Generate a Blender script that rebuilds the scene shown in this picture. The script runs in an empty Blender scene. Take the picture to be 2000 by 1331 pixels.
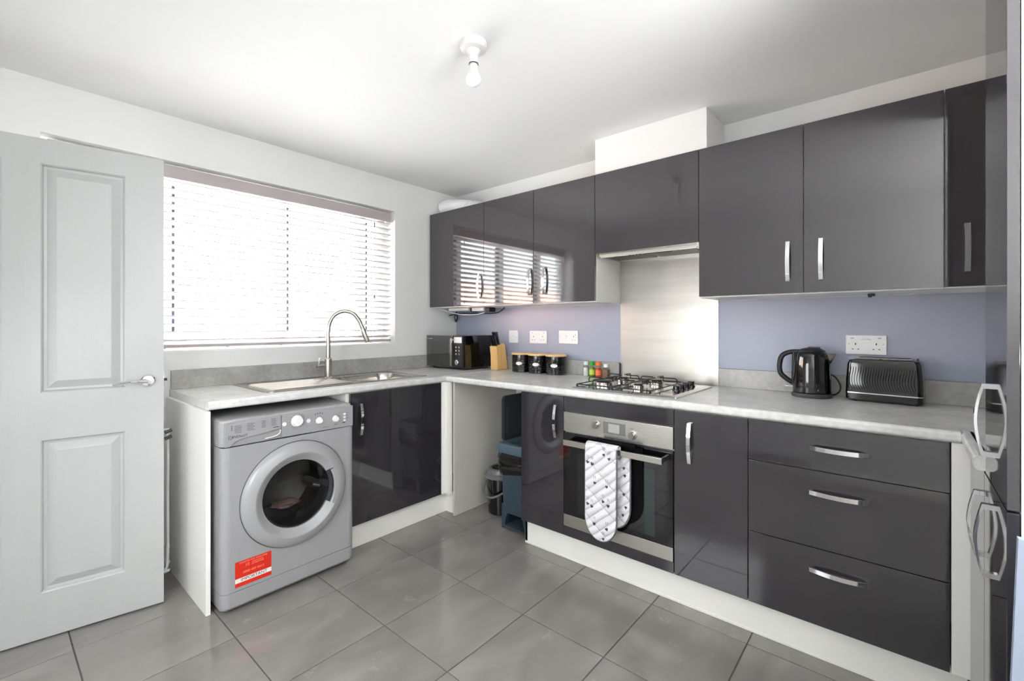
import bpy, bmesh, math, random
from mathutils import Vector, Matrix
random.seed(7)
S = bpy.context.scene
C = S.collection
PI = math.pi

# ------------------------------------------------------------------ camera, world, lights, exposure
cam_d = bpy.data.cameras.new('camera'); cam = bpy.data.objects.new('camera', cam_d); C.objects.link(cam)
cam_d.sensor_width = 36.0; cam_d.sensor_fit = 'HORIZONTAL'
cam_d.lens = 890.8/2000*36
cam_d.shift_x = -8.74/2000
cam_d.shift_y = -(665.5-635.99)/2000
cam_d.clip_start = 0.02
cam.location = (-2.6784, -2.9606, 1.2674)
cam.rotation_euler = (PI/2, 0, -0.8673)
S.camera = cam

W = bpy.data.worlds.new('world'); S.world = W; W.use_nodes = True
bg = W.node_tree.nodes['Background']
bg.inputs['Color'].default_value = (0.92, 0.96, 1.0, 1); bg.inputs['Strength'].default_value = 18.0

def light(name, kind, loc, rot, energy, color=(1, 1, 1), size=1, size_y=None, portal=False):
    d = bpy.data.lights.new(name, kind); d.energy = energy; d.color = color
    if kind == 'AREA':
        d.shape = 'RECTANGLE'; d.size = size; d.size_y = size_y or size
        if portal: d.cycles.is_portal = True
    if kind == 'SUN': d.angle = math.radians(2)
    o = bpy.data.objects.new(name, d); C.objects.link(o); o.location = loc; o.rotation_euler = rot
    return o
light('sun', 'SUN', (0, -6, 10), (math.radians(48), 0, math.radians(-12)), 102.0, (.98, .99, 1))
light('window_portal', 'AREA', (-1.56, .34, 1.63), (-PI/2, 0, 0), 1, size=2.0, size_y=1.1, portal=True)
# daylight in the hall beyond the doorway, plus two added fill lamps, sideways and upward
light('hall_daylight', 'AREA', (-4.62, -0.80, .80), (0, -math.radians(75), 0), 16, (.96, .98, 1), 1.4, 1.5)
light('side_fill_light', 'AREA', (-2.98, -1.62, 1.03), (0, -math.radians(62), 0), 15, (.96, .98, 1), .85, .8)  # added side fill; this wall has no window
light('ceiling_fill_light', 'AREA', (-2.10, -4.25, 1.15), (PI-.06, 0, 0), 92, (.98, .99, 1), 1.1, .8)  # added lamp behind the camera, lifts the ceiling; no real fitting

vs = S.view_settings
S.display_settings.display_device = 'sRGB'
vs.view_transform = 'Standard'; vs.look = 'None'; vs.gamma = 1; vs.use_curve_mapping = False
vs.exposure = 0.54
cy = S.cycles
cy.use_denoising = True
cy.max_bounces = 10; cy.diffuse_bounces = 6; cy.glossy_bounces = 6; cy.transmission_bounces = 8; cy.transparent_max_bounces = 12
cy.sample_clamp_indirect = 8; cy.caustics_reflective = False; cy.caustics_refractive = False

# ------------------------------------------------------------------ materials
def lin(c):
    return tuple(((v/255)/12.92 if v/255 <= .04045 else (((v/255)+.055)/1.055)**2.4) for v in c)

def mat(name, rgb, rough=.5, metal=0, spec=.5, coat=0, noise=None, bump=None, trans=0, stretch=(1, 1, 1), aniso=0, srgb=True, emit=0):
    """noise=(scale, amount): tone variation; bump=(scale, strength)"""
    m = bpy.data.materials.new(name); m.use_nodes = True
    nt = m.node_tree; b = nt.nodes['Principled BSDF']
    col = lin(rgb) if srgb else rgb
    b.inputs['Base Color'].default_value = (*col, 1)
    b.inputs['Roughness'].default_value = rough; b.inputs['Metallic'].default_value = metal
    b.inputs['Specular IOR Level'].default_value = spec
    b.inputs['Coat Weight'].default_value = coat; b.inputs['Coat Roughness'].default_value = .03
    b.inputs['Anisotropic'].default_value = aniso
    if trans: b.inputs['Transmission Weight'].default_value = trans
    if emit:
        b.inputs['Emission Color'].default_value = (*col, 1); b.inputs['Emission Strength'].default_value = emit
    tc = nt.nodes.new('ShaderNodeTexCoord'); mp = nt.nodes.new('ShaderNodeMapping'); mp.inputs['Scale'].default_value = stretch
    nt.links.new(tc.outputs['Object'], mp.inputs['Vector'])
    if noise is None: noise = (6, .04)
    n = nt.nodes.new('ShaderNodeTexNoise'); n.inputs['Scale'].default_value = noise[0]; n.inputs['Detail'].default_value = 5
    nt.links.new(mp.outputs[0], n.inputs['Vector'])
    r = nt.nodes.new('ShaderNodeMapRange'); r.inputs['To Min'].default_value = 1-noise[1]; r.inputs['To Max'].default_value = 1+noise[1]
    r.inputs['From Min'].default_value = .3; r.inputs['From Max'].default_value = .7
    nt.links.new(n.outputs['Fac'], r.inputs['Value'])
    mx = nt.nodes.new('ShaderNodeVectorMath'); mx.operation = 'SCALE'; mx.inputs[0].default_value = col
    nt.links.new(r.outputs[0], mx.inputs['Scale']); nt.links.new(mx.outputs[0], b.inputs['Base Color'])
    if bump:
        n2 = nt.nodes.new('ShaderNodeTexNoise'); n2.inputs['Scale'].default_value = bump[0]; n2.inputs['Detail'].default_value = 4
        nt.links.new(mp.outputs[0], n2.inputs['Vector'])
        bp = nt.nodes.new('ShaderNodeBump'); bp.inputs['Strength'].default_value = bump[1]; bp.inputs['Distance'].default_value = .002
        nt.links.new(n2.outputs['Fac'], bp.inputs['Height']); nt.links.new(bp.outputs[0], b.inputs['Normal'])
    return m

def glass_mat(name, tint=(1, 1, 1), refl=.5, ior=1.45):
    m = bpy.data.materials.new(name); m.use_nodes = True; nt = m.node_tree
    nt.nodes.remove(nt.nodes['Principled BSDF']); out = nt.nodes['Material Output']
    t = nt.nodes.new('ShaderNodeBsdfTransparent'); t.inputs['Color'].default_value = (*tint, 1)
    g = nt.nodes.new('ShaderNodeBsdfGlossy'); g.inputs['Roughness'].default_value = .02
    f = nt.nodes.new('ShaderNodeFresnel'); f.inputs['IOR'].default_value = ior
    mx = nt.nodes.new('ShaderNodeMixShader')
    ge = nt.nodes.new('ShaderNodeNewGeometry'); sb = nt.nodes.new('ShaderNodeMath'); sb.operation = 'SUBTRACT'; sb.inputs[0].default_value = 1
    nt.links.new(ge.outputs['Backfacing'], sb.inputs[1]); mu = nt.nodes.new('ShaderNodeMath'); mu.operation = 'MULTIPLY'
    nt.links.new(f.outputs[0], mu.inputs[0]); nt.links.new(sb.outputs[0], mu.inputs[1])   # outer faces reflect, inner faces only let through
    nt.links.new(mu.outputs[0], mx.inputs[0]); nt.links.new(t.outputs[0], mx.inputs[1]); nt.links.new(g.outputs[0], mx.inputs[2])
    nt.links.new(mx.outputs[0], out.inputs['Surface'])
    return m

def tile_mat():
    m = mat('floor_tile_porcelain', (150, 147, 142), rough=.09, spec=.5)
    nt = m.node_tree; b = nt.nodes['Principled BSDF']; L = nt.links
    for l in list(b.inputs['Base Color'].links): L.remove(l)
    geo = nt.nodes.new('ShaderNodeNewGeometry'); oi = nt.nodes.new('ShaderNodeObjectInfo')
    cmb = nt.nodes.new('ShaderNodeVectorMath'); cmb.operation = 'MULTIPLY_ADD'
    L.new(oi.outputs['Random'], cmb.inputs[0]); cmb.inputs[1].default_value = (37, 19, 7); L.new(geo.outputs['Position'], cmb.inputs[2])
    mp = nt.nodes.new('ShaderNodeMapping'); mp.inputs['Scale'].default_value = (1.0, 1.9, 1); L.new(cmb.outputs[0], mp.inputs[0])
    n1 = nt.nodes.new('ShaderNodeTexNoise'); n1.inputs['Scale'].default_value = 2.6; n1.inputs['Detail'].default_value = 7; n1.inputs['Distortion'].default_value = .8
    L.new(mp.outputs[0], n1.inputs['Vector'])
    n2 = nt.nodes.new('ShaderNodeTexNoise'); n2.inputs['Scale'].default_value = 9; n2.inputs['Detail'].default_value = 9; n2.inputs['Roughness'].default_value = .75
    L.new(cmb.outputs[0], n2.inputs['Vector'])
    r1 = nt.nodes.new('ShaderNodeValToRGB'); e = r1.color_ramp.elements
    e[0].position = .3; e[0].color = (*lin((124, 121, 116)), 1); e[1].position = .72; e[1].color = (*lin((143, 140, 135)), 1)
    L.new(n1.outputs['Fac'], r1.inputs[0])
    r2 = nt.nodes.new('ShaderNodeMapRange'); r2.inputs['From Min'].default_value = .60; r2.inputs['From Max'].default_value = .78
    r2.inputs['To Max'].default_value = .38; L.new(n2.outputs['Fac'], r2.inputs['Value'])
    mx = nt.nodes.new('ShaderNodeMix'); mx.data_type = 'RGBA'; mx.inputs['B'].default_value = (*lin((196, 193, 187)), 1)
    L.new(r2.outputs[0], mx.inputs['Factor']); L.new(r1.outputs[0], mx.inputs['A'])
    tint = nt.nodes.new('ShaderNodeMapRange'); tint.inputs['To Min'].default_value = .95; tint.inputs['To Max'].default_value = 1.05
    L.new(oi.outputs['Random'], tint.inputs['Value'])
    sc = nt.nodes.new('ShaderNodeVectorMath'); sc.operation = 'SCALE'; L.new(mx.outputs['Result'], sc.inputs[0]); L.new(tint.outputs[0], sc.inputs['Scale'])
    L.new(sc.outputs[0], b.inputs['Base Color'])
    rr = nt.nodes.new('ShaderNodeMapRange'); rr.inputs['To Min'].default_value = .07; rr.inputs['To Max'].default_value = .22
    L.new(n2.outputs['Fac'], rr.inputs['Value']); L.new(rr.outputs[0], b.inputs['Roughness'])
    return m

def worktop_mat():
    m = mat('worktop_laminate', (176, 175, 170), rough=.26, spec=.5)
    nt = m.node_tree; b = nt.nodes['Principled BSDF']; L = nt.links
    for l in list(b.inputs['Base Color'].links): L.remove(l)
    geo = nt.nodes.new('ShaderNodeNewGeometry')
    n1 = nt.nodes.new('ShaderNodeTexNoise'); n1.inputs['Scale'].default_value = 5.5; n1.inputs['Detail'].default_value = 8; n1.inputs['Roughness'].default_value = .62
    L.new(geo.outputs['Position'], n1.inputs['Vector'])
    n2 = nt.nodes.new('ShaderNodeTexNoise'); n2.inputs['Scale'].default_value = 42; n2.inputs['Detail'].default_value = 6
    L.new(geo.outputs['Position'], n2.inputs['Vector'])
    r1 = nt.nodes.new('ShaderNodeValToRGB'); e = r1.color_ramp.elements
    e[0].position = .28; e[0].color = (*lin((200, 200, 197)), 1); e[1].position = .68; e[1].color = (*lin((226, 226, 223)), 1)
    L.new(n1.outputs['Fac'], r1.inputs[0])
    r2 = nt.nodes.new('ShaderNodeMapRange'); r2.inputs['From Min'].default_value = .3; r2.inputs['From Max'].default_value = .7
    r2.inputs['To Min'].default_value = .9; r2.inputs['To Max'].default_value = 1.08; L.new(n2.outputs['Fac'], r2.inputs['Value'])
    sc = nt.nodes.new('ShaderNodeVectorMath'); sc.operation = 'SCALE'; L.new(r1.outputs[0], sc.inputs[0]); L.new(r2.outputs[0], sc.inputs['Scale'])
    L.new(sc.outputs[0], b.inputs['Base Color'])
    return m

def wood_mat(name, a, b_, scale=14, rough=.45, axis=(1, 1, .08)):
    m = mat(name, a, rough=rough)
    nt = m.node_tree; b = nt.nodes['Principled BSDF']; L = nt.links
    for l in list(b.inputs['Base Color'].links): L.remove(l)
    tc = nt.nodes.new('ShaderNodeTexCoord'); mp = nt.nodes.new('ShaderNodeMapping'); mp.inputs['Scale'].default_value = axis
    L.new(tc.outputs['Object'], mp.inputs[0])
    n = nt.nodes.new('ShaderNodeTexNoise'); n.inputs['Scale'].default_value = scale*4; n.inputs['Detail'].default_value = 4
    L.new(mp.outputs[0], n.inputs['Vector'])
    r = nt.nodes.new('ShaderNodeValToRGB'); e = r.color_ramp.elements
    e[0].position = .3; e[0].color = (*lin(a), 1); e[1].position = .7; e[1].color = (*lin(b_), 1)
    L.new(n.outputs['Fac'], r.inputs[0]); L.new(r.outputs[0], b.inputs['Base Color'])
    return m

def quilt_mat():
    m = mat('quilted_cotton', (232, 230, 234), rough=.9, spec=.1)
    nt = m.node_tree; b = nt.nodes['Principled BSDF']; L = nt.links
    tc = nt.nodes.new('ShaderNodeTexCoord')
    h = None
    for sgn in (1, -1):
        mp = nt.nodes.new('ShaderNodeMapping'); mp.inputs['Rotation'].default_value = (sgn*math.radians(40), 0, 0)
        L.new(tc.outputs['Object'], mp.inputs[0])
        w = nt.nodes.new('ShaderNodeTexWave'); w.bands_direction = 'Z'; w.inputs['Scale'].default_value = 8.5 if sgn == 1 else 3.0
        L.new(mp.outputs[0], w.inputs['Vector'])
        p = nt.nodes.new('ShaderNodeMath'); p.operation = 'POWER'; p.inputs[1].default_value = .35 if sgn == 1 else .12; L.new(w.outputs['Fac'], p.inputs[0])
        if h is None: h = p
        else:
            mm = nt.nodes.new('ShaderNodeMath'); mm.operation = 'ADD'; L.new(h.outputs[0], mm.inputs[0]); L.new(p.outputs[0], mm.inputs[1]); h = mm
    bp = nt.nodes.new('ShaderNodeBump'); bp.inputs['Strength'].default_value = .9; bp.inputs['Distance'].default_value = .010
    L.new(h.outputs[0], bp.inputs['Height']); L.new(bp.outputs[0], b.inputs['Normal'])
    return m

def brick_mat():
    m = bpy.data.materials.new('outside_brickwork'); m.use_nodes = True; nt = m.node_tree; b = nt.nodes['Principled BSDF']
    br = nt.nodes.new('ShaderNodeTexBrick'); br.inputs['Scale'].default_value = 4.4
    br.inputs['Color1'].default_value = (*lin((232, 176, 150)), 1); br.inputs['Color2'].default_value = (*lin((218, 152, 126)), 1)
    br.inputs['Mortar'].default_value = (*lin((200, 190, 175)), 1); br.inputs['Mortar Size'].default_value = .012
    tc = nt.nodes.new('ShaderNodeTexCoord'); mp = nt.nodes.new('ShaderNodeMapping'); mp.inputs['Rotation'].default_value = (PI/2, 0, 0)
    nt.links.new(tc.outputs['Object'], mp.inputs[0]); nt.links.new(mp.outputs[0], br.inputs['Vector']); nt.links.new(br.outputs['Color'], b.inputs['Base Color'])
    b.inputs['Roughness'].default_value = .9
    return m

M_wall = mat('wall_paint', (226, 226, 225), rough=.75, bump=(90, .08), noise=(2, .01), spec=.3)
M_ceil = mat('ceiling_paint', (228, 228, 228), rough=.85, noise=(2, .01), spec=.2)
M_white = mat('white_melamine', (242, 241, 236), rough=.38, noise=(3, .015))
M_door = mat('door_paint', (182, 184, 183), rough=.33, bump=(60, .22), stretch=(6, 6, .35), noise=(4, .01))
M_gloss = mat('grey_gloss_front', (49, 47, 51), rough=.045, spec=1.0, noise=(1.2, .03))
M_gloss_dark = M_gloss
M_top = worktop_mat()
M_top_shaded = worktop_mat(); M_top_shaded.name = 'shaded_upstand_laminate'  # worktop laminate darkened for the weak light on the upstands
for _n in M_top_shaded.node_tree.nodes:
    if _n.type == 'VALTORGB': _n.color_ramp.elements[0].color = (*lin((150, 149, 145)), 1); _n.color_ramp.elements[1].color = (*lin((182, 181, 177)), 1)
M_tile = tile_mat()
M_grout = mat('grout', (92, 88, 82), rough=.9, noise=(40, .15))
M_chrome = mat('chrome', (225, 225, 228), rough=.06, metal=1)
M_steel = mat('brushed_steel', (205, 203, 196), rough=.27, metal=1, bump=(30, .10), stretch=(1, 1, 30), noise=(3, .05))
M_steelh = mat('brushed_steel_splash', (188, 185, 178), rough=.32, metal=1, bump=(16, .10), stretch=(1, .7, 8), noise=(2.2, .10))
M_satin = mat('satin_steel', (190, 184, 176), rough=.22, metal=1)
M_blue = mat('blue_grey_acrylic', (158, 164, 182), rough=.32, noise=(2, .02))
M_black = mat('black_gloss_plastic', (10, 10, 12), rough=.06, coat=.4)
M_blackm = mat('black_matt_plastic', (22, 22, 24), rough=.45)
M_iron = mat('black_enamel_wire', (14, 14, 16), rough=.3)
M_plastic = mat('white_plastic', (236, 236, 236), rough=.3)
M_plasticg = mat('aged_white_plastic', (208, 206, 204), rough=.35)
M_wm = mat('white_appliance_enamel', (156, 156, 158), rough=.3, noise=(3, .01))
M_wmr = mat('white_door_ring', (158, 158, 160), rough=.25, noise=(3, .01))
M_grey = mat('dark_grey_plastic', (62, 64, 68), rough=.4)
M_slat = mat('white_blind_slat', (236, 234, 232), rough=.5)
M_val = mat('grey_blind_valance', (176, 168, 168), rough=.5)
M_frame = mat('white_upvc', (232, 232, 234), rough=.3)
M_gasket = mat('window_gasket', (46, 42, 62), rough=.6)
M_glass = glass_mat('window_glass', (.97, .98, .98))
M_tint = glass_mat('tinted_glass', (.42, .42, .42))
M_clear = glass_mat('clear_plastic', (.85, .86, .84))
M_wood = wood_mat('pale_bamboo', (222, 176, 104), (238, 200, 138))
M_lid = wood_mat('bamboo_lid', (222, 180, 122), (238, 204, 152), axis=(1, .1, 1))
M_quilt = quilt_mat()
M_pipe = mat('grey_piping', (98, 98, 104), rough=.8)
M_motif = mat('grey_print', (74, 74, 84), rough=.9)
M_blackf = mat('black_cotton', (14, 14, 15), rough=.95, spec=.1)
M_red = mat('red_sticker', (214, 40, 20), rough=.4)
M_white_print = mat('white_print', (238, 232, 226), rough=.5)
M_orange_print = mat('pale_print', (246, 150, 120), rough=.5)
M_navy = mat('navy_print', (24, 26, 60), rough=.5)
M_ink = mat('dark_ink', (52, 52, 58), rough=.5)
M_teal = mat('blue_grey_bin', (52, 68, 80), rough=.32)
M_teal2 = mat('blue_grey_bin_rim', (78, 95, 106), rough=.3)
M_bag = mat('black_bin_bag', (10, 10, 11), rough=.2, bump=(22, 1.0), spec=.8)
M_silverp = mat('silver_grey_plastic', (112, 112, 115), rough=.3)
M_green = mat('green_cap', (26, 160, 30), rough=.35)
M_orange = mat('orange_cap', (240, 110, 40), rough=.35)
M_salt = mat('salt', (236, 236, 232), rough=.9, noise=(80, .08))
M_herb = mat('dried_herbs', (120, 160, 50), rough=.9, noise=(60, .4))
M_paprika = mat('red_spice', (200, 72, 34), rough=.9, noise=(60, .3))
M_pepper = mat('brown_spice', (150, 120, 96), rough=.9, noise=(70, .4))
M_limel = mat('lime_label', (176, 206, 74), rough=.5)
M_orangel = mat('orange_label', (238, 120, 70), rough=.5)
M_bulb = mat('opal_bulb', (238, 238, 238), rough=.25)
M_bulbn = mat('bulb_neck', (206, 206, 196), rough=.4)
M_brick = brick_mat()
M_render = mat('outside_render', (225, 222, 215), rough=.9)
M_road = mat('outside_paving', (190, 186, 180), rough=.9)
M_roof = mat('outside_roof', (120, 120, 128), rough=.8)
M_owin = mat('outside_window', (90, 100, 140), rough=.2)
M_drum = mat('drum_steel', (150, 146, 138), rough=.3, metal=1, bump=(120, .5))
M_rubber = mat('grey_rubber', (46, 48, 52), rough=.55)
M_pink = mat('pale_pink_cloth', (206, 168, 156), rough=.9)
M_navyc = mat('navy_cloth', (30, 34, 48), rough=.9)
M_lcd = mat('grey_display', (168, 170, 166), rough=.2)
M_bezel = mat('grey_bezel', (112, 110, 108), rough=.35)
M_board = mat('pale_blue_white_board', (150, 160, 178), rough=.4)
M_rust = mat('dark_latch', (58, 46, 44), rough=.4, metal=.6)

# ------------------------------------------------------------------ mesh helpers
class B:
    def __init__(s): s.bm = bmesh.new()
    def _add(s, t):
        me = bpy.data.meshes.new('t'); t.to_mesh(me); t.free(); s.bm.from_mesh(me); bpy.data.meshes.remove(me)
    def box(s, x0, x1, y0, y1, z0, z1, bev=0, seg=2, mtx=None):
        t = bmesh.new(); bmesh.ops.create_cube(t, size=1)
        for v in t.verts:
            v.co = Vector(((x0+x1)/2+v.co.x*(x1-x0), (y0+y1)/2+v.co.y*(y1-y0), (z0+z1)/2+v.co.z*(z1-z0)))
        if bev: bmesh.ops.bevel(t, geom=t.edges[:], offset=bev, segments=seg, affect='EDGES', profile=.5)
        if mtx: t.transform(mtx)
        for f in t.faces: f.smooth = False
        s._add(t); return s
    def loft(s, rings, cap0=True, cap1=True, closed=True, loop=False):
        bm = s.bm; R = [[bm.verts.new(p) for p in r] for r in rings]; n = len(R[0])
        last = len(R) if loop else len(R)-1
        for i in range(last):
            a, b = R[i], R[(i+1) % len(R)]
            for j in range(n if closed else n-1):
                k = (j+1) % n
                try: bm.faces.new((a[j], a[k], b[k], b[j])).smooth = True
                except ValueError: pass
        if cap0 and not loop: bm.faces.new(R[0][::-1]).smooth = True
        if cap1 and not loop: bm.faces.new(R[-1]).smooth = True
        return s
    def lathe(s, prof, c=(0, 0, 0), axis='z', n=32, a0=0, a1=2*PI, cap0=False, cap1=False):
        full = abs(a1-a0-2*PI) < 1e-6; m = n if full else n+1
        def P(r, h, a):
            u, v = r*math.cos(a), r*math.sin(a)
            d = {'z': (u, v, h), 'y': (u, h, v), 'x': (h, u, v)}[axis]
            return (c[0]+d[0], c[1]+d[1], c[2]+d[2])
        rings = [[P(max(r, 1e-5), h, a0+(a1-a0)*j/n) for j in range(m)] for r, h in prof]
        return s.loft(rings, cap0, cap1, closed=full)
    def cyl(s, c, r, h, axis='z', n=24, r2=None):
        return s.lathe([(r, 0), (r if r2 is None else r2, h)], c, axis, n, cap0=True, cap1=True)
    def prism(s, poly, axis, a, b):
        """poly 2D in the other two axes (xy for z, xz for y, yz for x)"""
        f = {'z': lambda p, h: (p[0], p[1], h), 'y': lambda p, h: (p[0], h, p[1]), 'x': lambda p, h: (h, p[0], p[1])}[axis]
        return s.loft([[f(p, a) for p in poly], [f(p, b) for p in poly]])
    def tube(s, pts, r, n=8, caps=True, loop=False):
        pts = [Vector(p) for p in pts]; rings = []; up = None; N = len(pts)
        for i, p in enumerate(pts):
            if loop: d = pts[(i+1) % N]-pts[i-1]
            else: d = pts[min(i+1, N-1)]-pts[max(i-1, 0)]
            d.normalize()
            if up is None: up = d.orthogonal().normalized()
            else: up = (up-d*up.dot(d)).normalized()
            w = d.cross(up); rr = r[i] if isinstance(r, (list, tuple)) else r
            rings.append([p+(up*math.cos(2*PI*k/n)+w*math.sin(2*PI*k/n))*rr for k in range(n)])
        return s.loft(rings, caps, caps, loop=loop)
    def xf(s, m): s.bm.transform(m); return s

def rr(x0, x1, y0, y1, r, z, n=5, ax='z'):
    out = []
    for cx, cy_, a in ((x1-r, y1-r, 0), (x0+r, y1-r, PI/2), (x0+r, y0+r, PI), (x1-r, y0+r, 1.5*PI)):
        for k in range(n+1):
            t = a+PI/2*k/n; u, v = cx+r*math.cos(t), cy_+r*math.sin(t)
            out.append({'z': (u, v, z), 'y': (u, z, v), 'x': (z, u, v)}[ax])
    return out

def spline(ctrl, n=8):
    P = [Vector(p) for p in ctrl]; P = [P[0]*2-P[1]]+P+[P[-1]*2-P[-2]]; out = []
    for i in range(1, len(P)-2):
        for k in range(n):
            t = k/n; a, b, c, d = P[i-1], P[i], P[i+1], P[i+2]
            out.append(.5*((2*b)+(c-a)*t+(2*a-5*b+4*c-d)*t*t+(3*b-a-3*c+d)*t**3))
    out.append(P[-2]); return out

def obj(name, b, m, parent=None, label=None, kind=None, smooth=True):
    if isinstance(b, bpy.types.Mesh): me = b
    else:
        bmesh.ops.recalc_face_normals(b.bm, faces=b.bm.faces[:])
        p = parent; off = Vector((0, 0, 0))
        while p is not None: off += p.location; p = p.parent
        if off.length: bmesh.ops.translate(b.bm, vec=-off, verts=b.bm.verts[:])
        me = bpy.data.meshes.new(name); b.bm.to_mesh(me); b.bm.free()
        if smooth:
            me.set_sharp_from_angle(angle=math.radians(35))
    if not me.materials: me.materials.append(m)
    o = bpy.data.objects.new(name, me); C.objects.link(o)
    if smooth and not isinstance(b, bpy.types.Mesh) and any(p.use_smooth for p in me.polygons):
        w = o.modifiers.new('weighted_normals', 'WEIGHTED_NORMAL'); w.keep_sharp = True; w.weight = 100
    if parent is not None: o.parent = parent
    if label: o['label'] = label
    if kind: o['kind'] = kind
    return o

def tag(o, label=None, cat=None, group=None, kind=None):
    if label: o['label'] = label
    if cat: o['category'] = cat
    if group: o['group'] = group
    if kind: o['kind'] = kind
    return o
def thing(name, label, cat, loc=(0, 0, 0), group=None):
    o = bpy.data.objects.new(name, None); C.objects.link(o); o.location = loc; o.empty_display_size = .05
    return tag(o, label, cat, group)
def struct(name, b, m, parent=None, label=None):
    o = obj(name, b, m, parent, label)
    if parent is None: o['kind'] = 'structure'
    return o
def structempty(name, loc, label=None):
    o = bpy.data.objects.new(name, None); C.objects.link(o); o.location = loc; o['kind'] = 'structure'
    if label: o['label'] = label
    return o

def text_b(body, size, mtx, extrude=.0002, align='CENTER', sx=1.0):
    cu = bpy.data.curves.new('txt', 'FONT'); cu.body = body; cu.size = size; cu.extrude = extrude; cu.align_x = align; cu.align_y = 'CENTER'
    o = bpy.data.objects.new('txt', cu); C.objects.link(o)
    dg = bpy.context.evaluated_depsgraph_get(); me = bpy.data.meshes.new_from_object(o.evaluated_get(dg))
    b = B(); b.bm.from_mesh(me); b.bm.transform(Matrix.Diagonal((sx, 1, 1, 1))); b.bm.transform(mtx)
    bpy.data.objects.remove(o); bpy.data.curves.remove(cu); bpy.data.meshes.remove(me)
    return b
def face_negY(x, y, z): return Matrix.Translation((x, y, z)) @ Matrix.Rotation(PI/2, 4, 'X')
def face_negX(x, y, z): return Matrix.Translation((x, y, z)) @ Matrix.Rotation(-PI/2, 4, 'Z') @ Matrix.Rotation(PI/2, 4, 'X')
def merge(a, b):
    me = bpy.data.meshes.new('t'); b.bm.to_mesh(me); b.bm.free(); a.bm.from_mesh(me); bpy.data.meshes.remove(me); return a

def bow_handle(c, u, n, L=.178, w=.016):
    """chrome bow handle centred at c on the front, running along u, standing out along n"""
    c, u, n = Vector(c), Vector(u), Vector(n); v = u.cross(n); N = 14
    outer = [(-L/2+L*k/N) for k in range(N+1)]
    f = lambda s: .015+.014*math.cos(PI*s/L)
    poly = [(s, f(s)) for s in outer]+[(L/2, 0), (L/2-.012, 0)]
    poly += [(s, f(s)-.0055) for s in [(L/2-.012)-(L-.024)*k/N for k in range(N+1)]]
    poly += [(-L/2+.012, 0), (-L/2, 0)]
    b = B(); b.loft([[c+u*s+n*t+v*h for s, t in poly] for h in (-w/2, w/2)]); return b

# ------------------------------------------------------------------ room shell
HC = 2.379
DW = -3.10        # near wall plane
YR = -3.75        # rear wall plane (beside the tall unit)
YB = -5.6         # far end of the open room behind the camera
WX0, WX1, WZ0, WZ1 = -2.50, -.622, 1.127, 2.140

fl = B(); fl.box(-4.7, .0, YB, 0, -.06, -.0035)
floor = struct('floor', fl, M_grout)
tx = [-.266-.4345*i for i in range(-1, 8)]
ty = [-.095-.3985*i for i in range(0, 12)]
tw, th_ = .4345-.0045, .3985-.0045
tb = B(); tb.box(-tw/2, tw/2, -th_/2, th_/2, -.004, 0, bev=.0009, seg=1)
tile_me = None
for i in range(len(tx)):
    for j in range(-1, len(ty)):
        x1 = -.266+.4345-.4345*i; y1 = -.095+.3985-.3985*(j+1)
        cx_, cy_ = x1-.4345/2, y1-.3985/2
        if cx_ < -3.1 or cx_ > .15 or cy_ < -4.3 or cy_ > .15: continue
        if cx_+tw/2 > 0 or cy_+th_/2 > 0:
            e = B(); e.box(cx_-tw/2, min(cx_+tw/2, -.001), cy_-th_/2, min(cy_+th_/2, -.001), -.004, 0, bev=.0009, seg=1)
            obj('floor_tile', e, M_tile, floor); continue
        if tile_me is None:
            o = obj('floor_tile', tb, M_tile, floor); tile_me = o.data
        else: o = obj('floor_tile', tile_me, M_tile, floor)
        o.location = (cx_, cy_, random.uniform(-.0004, .0002))
        o.rotation_euler = (random.uniform(-.0006, .0006), random.uniform(-.0006, .0006), 0)

b = B(); b.box(-4.7, .0, YB, 0, HC, HC+.1); struct('ceiling', b, M_ceil)
T = .26
b = B()
b.box(-4.7, WX0, 0, T, -.05, HC+.1); b.box(WX1, .2, 0, T, -.05, HC+.1)
b.box(WX0, WX1, 0, T, -.05, WZ0); b.box(WX0, WX1, 0, T, WZ1, HC+.1)
struct('wall_left', b, M_wall)
b = B(); b.box(0, .2, YB, 0, -.05, HC+.1); struct('wall_right', b, M_wall)
b = B(); b.box(-1.33, 0, YR-.1, YR, -.05, HC); b.box(-1.43, -1.33, YB, YR, -.05, HC); struct('wall_rear', b, M_wall)
b = B(); b.box(-4.7, -1.43, YB-.1, YB, -.05, HC); struct('wall_back', b, M_wall)
b = B(); b.box(DW-.1, DW, YB, -1.16, 0, HC); b.box(DW-.1, DW, -.22, 0, 0, HC); b.box(DW-.1, DW, -1.16, -.22, 2.06, HC)
struct('wall_near', b, M_wall)
b = B(); b.box(-4.8, -4.7, YB, 0, -.05, HC); b.box(-4.7, DW-.1, -1.75, -1.65, 0, HC); struct('wall_hall', b, M_wall)
b = B(); b.box(-.29, -.001, -2.2, -1.552, 2.17, HC, bev=.002); struct('trim_1', b, M_wall, label='white boxed-in duct above the extractor cupboard, meeting the ceiling')
b = B(); b.box(-3.085, -2.07, -.016, -.001, 0, .095, bev=.003); struct('baseboard_left', b, M_white)
b = B(); b.box(-3.098, -3.083, -5.5, -1.24, 0, .095, bev=.003); struct('baseboard_near', b, M_white)
b = B()
for y0, y1 in ((-1.23, -1.16), (-.22, -.15)): b.box(-3.098, -3.082, y0, y1, 0, 2.13, bev=.003)
b.box(-3.098, -3.082, -1.23, -.15, 2.06, 2.13, bev=.003)
struct('trim_2', b, M_white, label='white painted architrave round the hall doorway')

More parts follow.
